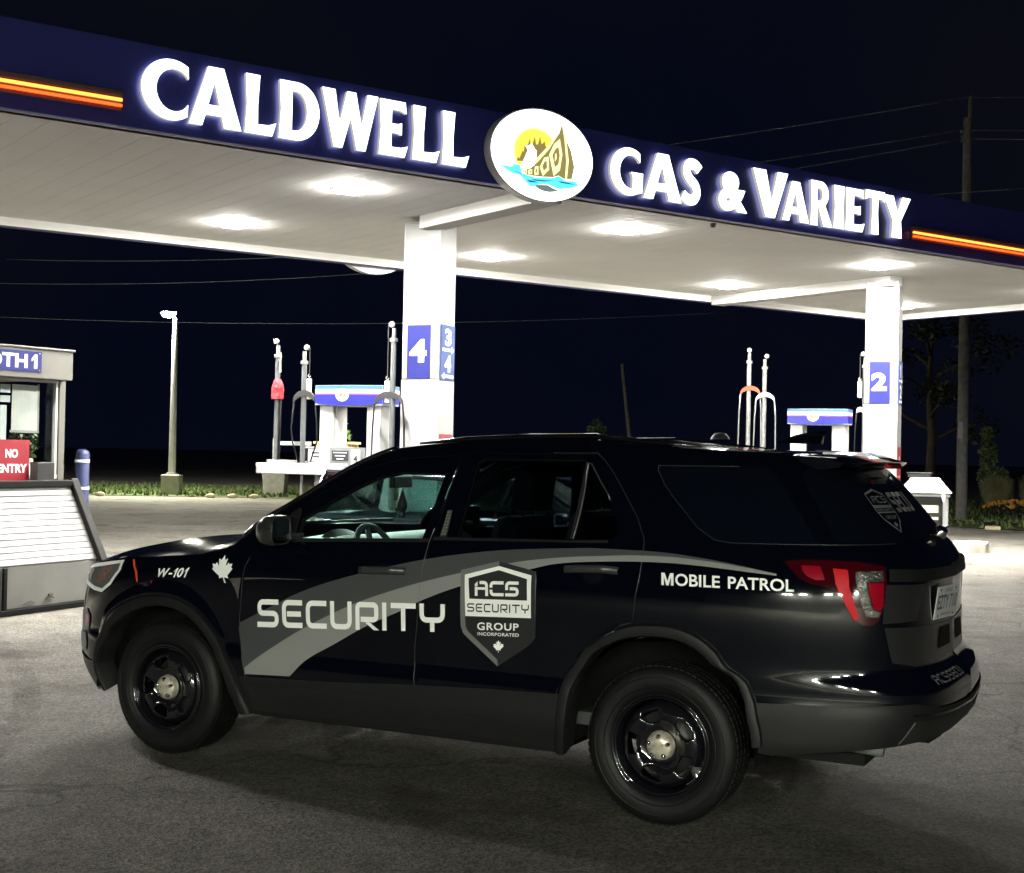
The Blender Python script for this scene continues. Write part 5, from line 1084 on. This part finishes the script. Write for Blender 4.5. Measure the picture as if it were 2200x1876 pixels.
# ------------------------------------------------------------------ dark car beyond the SUV
def parked_car(loc, rz, label):
    r = tag(empty('parked_car', loc, rz), label, 'car'); L, W = 4.55, 1.78
    st_ = [(-2.27, .60, .78, .45), (-2.20, .76, .90, .33), (-1.8, .86, .98, .28), (-1.0, .89, 1.0, .22), (0, .89, .98, .22), (.8, .89, .96, .22), (1.5, .87, .90, .24), (2.0, .80, .80, .28), (2.22, .66, .68, .34), (2.28, .50, .58, .42)]
    g = Geo(); rows = []
    for x, hw, zt, zb in st_:
        zm = (zt + zb) / 2; rows.append([(x, -hw * .86, zb), (x, -hw, zb + .10), (x, -hw * 1.015, zm), (x, -hw * .985, zt - .10), (x, -hw * .90, zt - .01), (x, -hw * .5, zt + .025), (x, 0, zt + .035), (x, hw * .5, zt + .025), (x, hw * .90, zt - .01), (x, hw * .985, zt - .10), (x, hw * 1.015, zm), (x, hw, zb + .10), (x, hw * .86, zb), (x, -hw * .86, zb)])
    g.grid(rows); g.add(rows[0][:-1], [tuple(range(13))]); g.add(rows[-1][:-1], [tuple(reversed(range(13)))])
    paint = mat('dark_blue_paint', (.004, .006, .018), .18, 0, coat=1.); g.build('body', paint, r, smooth=True, auto=.8)
    g = Geo(); rf = [(-2.26, .97), (-2.12, 1.44), (-1.2, 1.53), (-.2, 1.475), (.35, 1.40), (1.15, .985)]
    hw2 = [.78, .64, .62, .62, .66, .80]; rows = []
    for (x, z), h in zip(rf, hw2): rows.append([(x, -h, z - .03), (x, -h * .6, z), (x, 0, z + .012), (x, h * .6, z), (x, h, z - .03)])
    g.grid(rows[1:5]); g.build('roof', paint, r, smooth=True)
    g = Geo(); g.grid([rows[0], rows[1]]); g.build('rear_window', M_PRIV, r)
    g = Geo(); g.grid([rows[4], rows[5]]); g.build('windshield', glass('car_glass', (.35, .5, .48)), r)
    for sd in (-1, 1):
        bz = [(-1.80, .96), (-.45, .985), (.95, .965)]
        for (x0, x1, xa, xb) in ((-2.0, -.50, -1.80, -.50), (-.42, .86, -.42, .30)):
            g = Geo(); q = [(x0, sd * .86, .97), (x1, sd * .86, .97), (xb, sd * .66, 1.40), (xa, sd * .66, 1.40)]; g.add(q, [(0, 1, 2, 3)]); g.build('side_window', glass('car_glass', (.35, .5, .48)), r)
        g = Geo()
        for p0, p1 in (((-2.26, .78, .95), (-2.10, .655, 1.44)), ((-.46, .87, .97), (-.46, .665, 1.42)), ((1.12, .82, .96), (.33, .665, 1.395)), ((-2.2, .80, .955), (1.15, .86, .965)), ((-2.10, .65, 1.425), (.36, .66, 1.385))): g.tube([(p0[0], sd * p0[1], p0[2]), (p1[0], sd * p1[1], p1[2])], .035, 6)
        g.build('pillars', paint, r)
        g = Geo(); g.box((.82, sd * .99, 1.02), (.10, .18, .13)); g.build('side_mirror', paint, r, bevel=.03)
        g = Geo(); g.box((-2.14, sd * .60, .80), (.16, .28, .12)); g.build('tail_lamp', mat('lamp_red', (), 0), r, bevel=.02)
        g = Geo(); g.box((2.10, sd * .58, .66), (.2, .28, .10)); g.build('headlight', mat('lamp_clear', (), 0), r, bevel=.02)
        for x in (-1.38, 1.38):
            g = Geo(); M = Matrix.Translation((x, sd * .80, .32)) @ Matrix.Rotation(PI / 2, 4, 'X'); g.lathe([(.20, -.10), (.30, -.10), (.32, -.07), (.32, .07), (.30, .10), (.20, .10)], 28, M); wl = g.build('wheel', M_BLK, r, smooth=True, auto=.6)
            g = Geo(); g.lathe([(0, .08 * -sd), (.06, .085 * -sd), (.19, .06 * -sd), (.205, .09 * -sd)], 24, M); g.build('rim', M_STEEL, wl, smooth=True)
            g = Geo(); g.lathe([(0, -.1), (.36, -.1), (.36, .02), (0, .02)], 24, Matrix.Translation((x, sd * .80, .33)) @ Matrix.Rotation(PI / 2, 4, 'X')); 
    g = Geo(); g.box((0, 0, .62), (.05, 1.2, .5)); g.box((0, 0, .30), (3.6, 1.4, .12)); g.build('floor_pan', M_DARK, r)
    return r
parked_car((.14, 15.26, 0), IY, 'dark blue car parked at the pump, mostly hidden behind the SUV')

# ------------------------------------------------------------------ left side: booth, bin, bollard
BA = math.atan2(.84, .545); bo = Vector((-5.4, 17.0, 0))
booth = tag(empty('cashier_booth', bo, BA), 'cream cashier booth with glazed front at the left edge', 'booth')   # local x runs along the front towards the right end (x=0), +y = into the booth
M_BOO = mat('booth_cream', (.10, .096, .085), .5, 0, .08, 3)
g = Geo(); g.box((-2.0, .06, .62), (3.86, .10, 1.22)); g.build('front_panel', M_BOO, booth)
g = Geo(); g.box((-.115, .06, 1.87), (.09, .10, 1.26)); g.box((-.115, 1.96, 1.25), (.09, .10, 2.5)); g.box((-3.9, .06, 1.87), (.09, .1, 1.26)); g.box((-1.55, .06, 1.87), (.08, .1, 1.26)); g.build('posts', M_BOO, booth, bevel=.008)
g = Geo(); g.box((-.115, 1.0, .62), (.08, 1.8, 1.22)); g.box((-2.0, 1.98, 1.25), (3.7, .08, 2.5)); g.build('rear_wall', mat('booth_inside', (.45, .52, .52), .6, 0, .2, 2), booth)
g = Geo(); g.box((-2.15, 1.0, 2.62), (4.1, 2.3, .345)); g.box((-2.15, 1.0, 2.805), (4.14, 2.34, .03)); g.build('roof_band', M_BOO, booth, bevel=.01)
g = Geo(); g.box((-.19, .05, 1.87), (.03, .06, 1.22)); g.box((-.85, .05, 1.285), (1.36, .07, .05)); g.box((-.85, .05, 2.43), (1.36, .07, .03)); win = g.build('window_frame', M_WHITE, booth)
g = Geo(); g.box((-.85, .065, 1.86), (1.32, .008, 1.13)); g.build('window_pane', glass('booth_glass', (.86, .88, .87)), win)
g = Geo(); g.box((-.85, .20, 1.26), (1.3, .3, .04)); g.build('counter', M_GREY, booth)
bs = tag(empty('booth_sign', bo + Matrix.Rotation(BA, 3, 'Z') @ Vector((0, -.152, 0)), BA), 'blue sign reading BOOTH 1 on the booth roof band', 'sign')
g = Geo(); g.box((-1.28, 0, 2.64), (1.42, .02, .24)); g.build('sign_plate', M_BLUE, bs)
g = Geo(); flat_text(g, 'BOOTH', sheet(-1.70, -.0115, 2.56), .93, .165, .03); flat_glyph(g, '1', sheet(-.71, -.0115, 2.56), .075, .165); g.build('lettering', M_SIGNW, bs)
g = Geo()
for x in (-.60, -1.96):
    for z in (2.54, 2.74): g.lathe([(0, .004), (.008, .002), (.009, 0)], 8, sheet(x, -.011, z))
g.build('screws', M_STEEL, bs)
ps = tag(empty('paper_notice', bo + Matrix.Rotation(BA, 3, 'Z') @ Vector((-.59, .10, 1.82)), BA), 'pale paper notice taped inside the booth window', 'notice')
g = Geo(); g.box((0, 0, .28), (.37, .006, .55)); g.build('sheet', mat('paper_grey', (.70, .70, .67), .7, 0, .1, 6), ps)
g = Geo(); g.box((0, -.002, -.0), (.41, .012, .03)); g.box((.19, -.002, .28), (.02, .012, .58)); g.build('holder', M_WHITE, ps)
pc = tag(empty('window_notices', bo + Matrix.Rotation(BA, 3, 'Z') @ Vector((-.87, .10, 2.2)), BA), 'row of small white notices high in the booth window', 'notice')
g = Geo(); g.box((0, 0, .12), (.14, .005, .10)); g.box((0, 0, 0), (.14, .005, .08)); g.box((-.02, .02, -.35), (.10, .03, .55)); g.build('sheets', mat('paper_white', (.7, .74, .74), .7, 0, .1, 9), pc)
ip = tag(empty('potted_plant', bo + Matrix.Rotation(BA, 3, 'Z') @ Vector((-.40, .36, 1.282)), BA), 'green potted plant standing inside the booth window', 'plant')
g = Geo(); g.lathe([(0, 0), (.09, 0), (.12, .22), (.11, .22), (.1, .2), (0, .2)], 16); g.build('pot', M_SIGNW, ip, smooth=True, auto=.6)
g = Geo(); rr = random.Random(9); leafy(g, (0, 0, .42), (.18, .16, .26), 380, .04, rr); g.build('leaves', M_LEAF, ip)
g = Geo(); g.tube([(0, 0, .2), (.01, 0, .5)], .01, 6); g.build('stem', M_BARK, ip)
ns = tag(empty('no_entry_sign', bo + Matrix.Rotation(BA, 3, 'Z') @ Vector((-.62, -.03, 1.20)), BA), 'red NO ENTRY sign in front of the booth window', 'sign')
g = Geo(); g.box((-.24, 0, .26), (.48, .02, .52)); g.build('sign_plate', M_RED, ns)
g = Geo(); flat_text(g, 'NO', sheet(-.33, -.0115, .31), .17, .10, .03); flat_text(g, 'ENTRY', sheet(-.44, -.0115, .135), .41, .10, .03); g.build('lettering', M_SIGNW, ns)
g = Geo(); g.box((-.24, 0, -.6), (.04, .03, 1.2)); g.build('post', M_DARK, ns)
bb = tag(empty('black_box', bo + Matrix.Rotation(BA, 3, 'Z') @ Vector((-.49, -.12, 0)), BA), 'black box beside the red sign under the booth window', 'box')
g = Geo(); g.box((0, 0, 1.33), (.25, .14, .26)); g.box((0, 0, .6), (.2, .12, 1.2)); g.build('case', M_DARK, bb, bevel=.01)

BB = math.atan2(.911, .413)
bn_ = tag(empty('storage_bin', (-4.87, 13.49, 0), BB), 'white ribbed storage bin with a sloping lid and black frame', 'bin')  # local x along the front, -y towards the SUV side
M_BIN = mat('bin_white', (.17, .17, .168), .45, 0, .06, 4); M_BING = mat('bin_panel', (.16, .16, .15), .5, 0, .12, 3)
L0, L1 = -.95, 1.34
g = Geo(); g.box(((L0 + L1) / 2, .42, .265), (L1 - L0 - .002, .80, .42)); g.build('lower_panel', M_BING, bn_, bevel=.01)
g = Geo(); n = 13; ang = math.atan2(.78, .40); ln = math.hypot(.78, .40)
for k in range(n):
    f = (k + .5) / n; g.box(((L0 + L1) / 2, .02 + .40 * f, .475 + .78 * f), (L1 - L0 - .09, ln / n - .0042, .03), rx=ang)
g.box(((L0 + L1) / 2, .235, .855), (L1 - L0 - .1, ln - .02, .012), rx=ang); g.build('lid', M_BIN, bn_, bevel=.006)
g = Geo(); g.box(((L0 + L1) / 2, .62, .86), (L1 - L0 - .1, .38, .76)); g.box(((L0 + L1) / 2, .62, 1.25), (L1 - L0, .46, .05)); g.build('top', mat('frame_black', (.005, .005, .005), .6, spec=.15), bn_)
g = Geo()
g.box((-.02, -.004, .25), (.05, .03, .44))
for x in (L0, L1):
    g.box((x, .205, .875), (.10, ln + .08, .10), rx=ang); g.box((x, .40, .24), (.05, .85, .48)); g.box((x, .62, .87), (.05, .40, .80))
g.box(((L0 + L1) / 2, .40, .03), (L1 - L0, .86, .06)); g.box(((L0 + L1) / 2, .41, 1.265), (L1 - L0 + .1, .10, .07)); g.build('frame', mat('frame_black', (.005, .005, .005), .6, spec=.15), bn_, bevel=.008)
g = Geo(); g.tube([(.55, .006, .12), (.60, -.004, .15), (.66, .004, .13)], .008, 6); g.tube([(.25, .01, .09), (.33, .0, .12), (.40, .01, .10)], .005, 6); g.box((.62, .01, .16), (.05, .02, .02)); g.build('torn_edge', M_BARK, bn_)
bl = tag(empty('bollard', (-5.55, 18.0, 0)), 'dark blue bollard with white bands behind the storage bin', 'bollard')
g = Geo(); g.lathe([(.0, 1.62), (.05, 1.615), (.08, 1.59), (.09, 1.55), (.09, 0)], 20); g.build('post', mat('bollard_blue', (.012, .018, .07), .5), bl, smooth=True)
g = Geo()
for z in (1.45, 1.10): g.lathe([(.0915, z), (.093, z + .004), (.093, z + .028), (.0915, z + .032)], 20)
g.build('bands', M_SIGNW, bl, smooth=True)

# ------------------------------------------------------------------ far side: lamp, poles, wires, planting
lp = tag(empty('street_lamp', (-11.7, 48.0, 0)), 'lit lamp post on a concrete footing beyond the forecourt', 'lamp post')
g = Geo(); g.box((0, 0, .35), (.62, .62, .70)); g.build('footing', M_CONW, lp, bevel=.03)
g = Geo(); g.tube([(0, 0, .70), (0, 0, 6.1)], [.13, .085], 14); g.box((0, 0, .73), (.34, .34, .06)); g.build('pole', mat('lamp_pole', (.68, .68, .65), .45, 0, .1, 3), lp, smooth=True, auto=.6)
g = Geo(); g.tube([(.0, 0, 6.05), (-.03, 0, 6.16), (-.10, -.03, 6.22)], .06, 10); g.box((-.22, -.08, 6.29), (.56, .34, .07), rz=.25); hd = g.build('lamp_head', mat('lamp_pole', (), 0), lp, bevel=.02)
g = Geo(); g.lathe([(0, -.13), (.10, -.12), (.18, -.08), (.21, -.02), (.21, .02), (0, .02)], 20, Matrix.Translation((-.24, -.09, 6.235))); g.build('lens', emis('street_led', (1.0, .98, .80), 4200.), hd)

up_ = tag(empty('utility_pole', (12.95, 40.0, 0)), 'tall weathered wooden utility pole at the right', 'utility pole')
g = Geo(); g.tube([(0, 0, -.1), (0, 0, 5), (.0, 0, 11.6)], [.165, .15, .115], 14); g.build('pole', M_WOOD, up_, smooth=True, auto=.6)
g = Geo(); g.tube([(.06, 0, 11.4), (.08, 0, 12.2)], .06, 8); g.lathe([(0, 0), (.06, .02), (.06, .12), (0, .16)], 10, Matrix.Translation((.08, 0, 12.1))); g.lathe([(0, 0), (.05, .02), (.05, .1), (0, .14)], 10, Matrix.Translation((-.16, 0, 11.15))); g.box((-.1, 0, 11.0), (.16, .1, .2)); g.build('insulators', M_GREY, up_)
g = Geo(); g.box((-.11, -.14, 2.6), (.13, .02, .48)); 
g.build('number_plate', mat('plate_dull', (.30, .28, .28), .6, 0, .5, 40), up_)
def wire(a, b, sag, label, r=.011):
    a, b = Vector(a), Vector(b); o = a; pts = [(b - a) * f - Vector((0, 0, sag * 4 * f * (1 - f))) for f in np.linspace(0, 1, 21)]
    g = Geo(); g.tube(pts, r, 5); w_ = g.build('power_line', mat('wire_grey', (.22, .22, .23), .5), None, smooth=True); w_.location = a; return tag(w_, label, 'power line', 'overhead power lines')
wire((12.95, 40, 12.2), (-9.5, 42, 9.2), .25, 'topmost overhead line left of the utility pole', .014); wire((12.80, 40, 11.25), (-9.5, 42, 8.2), .2, 'second overhead line left of the utility pole', .014); wire((12.85, 40, 11.0), (-9.5, 42, 7.7), .25, 'third overhead line left of the utility pole', .014)
wire((13.0, 40, 12.2), (28, 36, 12.3), .2, 'topmost overhead line right of the utility pole', .014); wire((13.0, 40, 11.25), (28, 36, 11.3), .2, 'second overhead line right of the utility pole', .014); wire((13.0, 40, 11.0), (28, 36, 11.0), .2, 'third overhead line right of the utility pole', .014)
wire((9.5, 40, 9.1), (28, 38, 9.7), -.3, 'low overhead line right of the utility pole just above the fascia', .014)
wire((-22, 60, 9.6), (-4.5, 60, 10.4), .25, 'upper thin line below the canopy at the left', .011); wire((-26, 60, 8.6), (-4.5, 60, 9.5), .35, 'middle thin line below the canopy at the left', .011); wire((-26, 60, 7.2), (10, 60, 8.0), .5, 'lowest thin line running behind the lamp post', .011)
tp_ = tag(empty('leaning_pole', (5.4, 62.0, 0)), 'thin leaning pole in the dark beyond the SUV roof', 'pole')
g = Geo(); g.tube([(.15, 0, 0), (-.55, 0, 5.75)], [.13, .08], 8); g.build('shaft', M_WOOD, tp_, smooth=True)

# grass verges
def verge(poly, n, label, seed):
    rr = random.Random(seed); A = np.array(poly); lo, hi = A.min(0), A.max(0); g = Geo(); V, F = cdt(poly, (), None); g.add([(x, y, .02) for x, y in V], F)
    k = 0
    while k < n:
        p = (rr.uniform(lo[0], hi[0]), rr.uniform(lo[1], hi[1]))
        if not inpoly([p], [poly])[0]: continue
        k += 1; h = rr.uniform(.04, .16); a = rr.uniform(0, PI); dx, dy = .05 * math.cos(a), .05 * math.sin(a)
        g.add([(p[0] - dx, p[1] - dy, .02), (p[0] + dx, p[1] + dy, .02), (p[0] + rr.uniform(-.06, .06), p[1] + rr.uniform(-.06, .06), .02 + h)], [(0, 1, 2)])
    o = g.build('grass', M_GRASS); tag(o, label, 'grass', kind='stuff')
verge([(-40, 46.6), (-16, 45.6), (-11.5, 46.2), (-6.5, 46.6), (2, 47), (2, 58), (-40, 62)], 9000, 'short green grass verge around the lamp post', 1)
verge([(10.4, 36.6), (13, 34.4), (17, 33.2), (40, 32), (40, 60), (11, 60)], 9000, 'dark grass verge under the utility pole', 2)
struct((lambda g: (g.add([(11.3, 38.2, .05), (15, 36.6, .05), (30, 35.2, .05), (30, 36.6, .05), (15.2, 38.2, .05), (11.6, 39.6, .05)], [(0, 1, 2, 3, 4, 5)]), g.build('footpath', ground_mat('footpath_concrete', (.16, .155, .14), .25, .2, .7)))[1])(Geo()))
e0 = None
for x, y, t in ((-13.4, 45.4, 'leftmost of the four'), (-9.9, 45.9, 'second from the left'), (-9.2, 46.0, 'third from the left'), (-8.5, 46.1, 'rightmost of the four')):
    g = Geo(); rr = random.Random(int(x * 10)); 
    if e0 is None:
        bm = bmesh.new(); bmesh.ops.create_icosphere(bm, subdivisions=2, radius=1); V = [tuple(v.co) for v in bm.verts]; F = [tuple(v.index for v in f.verts) for f in bm.faces]; bm.free()
        e0 = (V, F)
    g.add([(vx * .17 + rr.uniform(-.012, .012), vy * .12 + rr.uniform(-.012, .012), vz * .09 + .06) for vx, vy, vz in e0[0]], e0[1]); o = g.build('edging_stone', mat('pale_stone', (.55, .50, .32), .8, 0, .2, 9), None, smooth=True); o.location = (x, y, .004)
    tag(o, 'pale stone on the grass edge left of the lamp post footing, ' + t, 'stone', 'edging stones by the lamp post')
for x, y, t in ((10.75, 35.6, 'nearest the utility pole'), (12.05, 34.75, 'in the middle'), (13.5, 34.05, 'nearest the frame edge')):
    g = Geo(); g.box((0, 0, .05), (.38, .16, .10)); o = g.build('kerb_block', mat('pale_stone', (), 0), None, bevel=.03); o.location = (x, y, .004); o.rotation_euler = (0, 0, -.4); tag(o, 'pale low kerb block along the right verge, ' + t, 'kerb block', 'kerb blocks along the right verge')
cp = tag(empty('concrete_planter', (-8.55, 50.5, 0)), 'pale square concrete planter on the grass below the red cloth mast', 'planter')
g = Geo(); a, b = .36, .43
g.add([(sx * a, sy * a, 0) for sx, sy in ((-1, -1), (1, -1), (1, 1), (-1, 1))] + [(sx * b, sy * b, .95) for sx, sy in ((-1, -1), (1, -1), (1, 1), (-1, 1))], [(3, 2, 1, 0), (4, 5, 6, 7)] + [(i, (i + 1) % 4, (i + 1) % 4 + 4, i + 4) for i in range(4)]); g.box((0, 0, .99), (.98, .98, .08)); g.build('tub', M_CONW, cp, bevel=.02)

def plant(name, loc, label, cat, blobs, size, m, stem=None, seed=1, extra=None):
    r = tag(empty(name, loc), label, cat); rr = random.Random(seed); g = Geo()
    for c, rad, n in blobs: leafy(g, c, rad, n, size, rr)
    g.build('foliage', m, r)
    if stem: g = Geo(); g.tube(stem[0], stem[1], 7); g.build('stem', M_BARK, r)
    return r
plant('climbing_shrub', (15.75, 46, 0), 'narrow tall leafy shrub in the dark at the right', 'shrub', [((0, 0, 1.95), (.30, .3, .75), 700), ((.05, 0, 1.2), (.40, .35, .5), 500), ((-.05, 0, 2.6), (.22, .2, .3), 200), ((.35, 0, 1.3), (.35, .3, .25), 160)], .07, M_LEAF, ([(0, 0, 0), (.02, 0, 1.2), (0, 0, 2.6)], [.05, .04, .02]), 11)
for x, y, t, sd in ((15.55, 44.6, 'left one', 4), (16.75, 44.4, 'right one', 5)):
    r = tag(empty('ornamental_grass', (x, y, 0)), 'tuft of tall dry ornamental grass behind the orange flowers, ' + t, 'plant', 'tall ornamental grasses'); rr = random.Random(sd); g = Geo()
    for _ in range(900):
        a = rr.uniform(0, 2 * PI); d = rr.random() ** .6; bx, by = .16 * d * math.cos(a), .16 * d * math.sin(a); tx, ty = .60 * d * math.cos(a), .5 * d * math.sin(a); h = rr.uniform(.8, 1.5) * (1 - .15 * d); w_ = .012
        g.add([(bx - w_, by, .1), (bx + w_, by, .1), ((bx + tx) / 2 + w_ * .7, (by + ty) / 2, h * .62), ((bx + tx) / 2 - w_ * .7, (by + ty) / 2, h * .62), (tx, ty, h)], [(0, 1, 2, 3), (3, 2, 4)])
    g.build('blades', mat('dry_grass', (.20, .19, .09), .7, 0, .4, 3), r)
fb = tag(empty('flower_bed', (16.3, 42.6, 0)), 'low bed of orange flowers at the right edge', 'flower bed')
g = Geo(); rr = random.Random(8); leafy(g, (0, 0, .25), (1.9, .8, .28), 3000, .06, rr); g.build('foliage', M_LEAF2, fb)
g = Geo()
for _ in range(420):
    a = rr.uniform(0, 2 * PI); d = rr.random() ** .5; p = Vector((1.85 * d * math.cos(a), .8 * d * math.sin(a), .30 + .24 * math.sqrt(max(0, 1 - d * d)) + rr.uniform(-.05, .05))); s_ = rr.uniform(.025, .05)
    pts = [p + Vector((s_ * (1 if j % 2 else .6) * math.cos(j * PI / 4), s_ * .5 * math.sin(j * PI / 4) - .01, s_ * (1 if j % 2 else .6) * math.sin(j * PI / 4))) for j in range(8)]
    g.add(pts, [tuple(range(8))])
g.build('blossoms', mat('blossom_orange', (.75, .32, .05), .6, 0, .4, 6), fb)
def tree(loc, label, H, R, seed, n=2600):
    r = tag(empty('tree', loc), label, 'tree', 'dark trees beyond the forecourt'); rr = random.Random(seed); g = Geo()
    g.tube([(0, 0, 0), (.1, 0, H * .3), (-.05, .05, H * .55), (.1, 0, H * .85)], [.22, .17, .11, .03], 8); tips = []
    for k in range(11):
        a = k * 2.4; z = H * (.28 + .055 * k); l = R * rr.uniform(.6, 1.0) * (1 - .045 * k); e = Vector((l * math.cos(a), l * math.sin(a), z + l * .45)); g.tube([(0, 0, z), tuple((Vector((0, 0, z)) + e) / 2 + Vector((0, 0, .1))), tuple(e)], [.08, .05, .02], 6); tips.append(e)
    g.build('trunk', M_BARK, r, smooth=True); g = Geo()
    for e in tips:
        for _ in range(3):
            c = e + Vector((rr.uniform(-.6, .6), rr.uniform(-.6, .6), rr.uniform(-.5, .6))); leafy(g, c, (rr.uniform(.5, 1.0),) * 2 + (rr.uniform(.35, .7),), n // 33, .13, rr)
    g.build('crown', M_LEAF2, r)
tree((15.6, 52, 0), 'dark leafy tree behind the utility pole', 8.5, 2.8, 21)
tree((21.5, 50, 0), 'dark leafy tree near the right frame edge', 8.0, 2.8, 22)
bu = plant('small_bush', (3.75, 62, 0), 'small round leafy bush just above the SUV roof', 'shrub', [((0, 0, 2.75), (.42, .4, .55), 420), ((0, 0, 1.6), (.55, .5, .9), 500)], .09, M_LEAF, ([(0, 0, 0), (0, 0, 2.6)], [.06, .02]), 14)

# ------------------------------------------------------------------ shop front behind the viewer that lights this side
shop = tag(empty('shop_front', (0, -9, 0)), 'plain shop front with strip lights under its eave, behind the viewer', 'building')
g = Geo(); g.box((0, -.3, 1.9), (26, .4, 3.8)); g.build('wall', mat('shop_wall', (.05, .05, .05), .8, 0, .15, 2), shop)
g = Geo(); g.box((0, .7, 3.62), (26, 1.6, .14)); g.build('eave', mat('shop_eave', (.12, .12, .12), .8), shop)
for k in range(5):
    x = (-6.3, -4.1, -.9, 1.2, 4.6)[k]
    g = Geo(); g.box((x, .8, 3.525), (.92, .58, .05)); fx = g.build('strip_light', M_WHITE, shop)
    g = Geo(); g.box((x, .8, 3.49), (.84, .50, .03)); g.build('light_cover', emis('shop_tube', (.96, 1.0, .84), 1150.), fx)
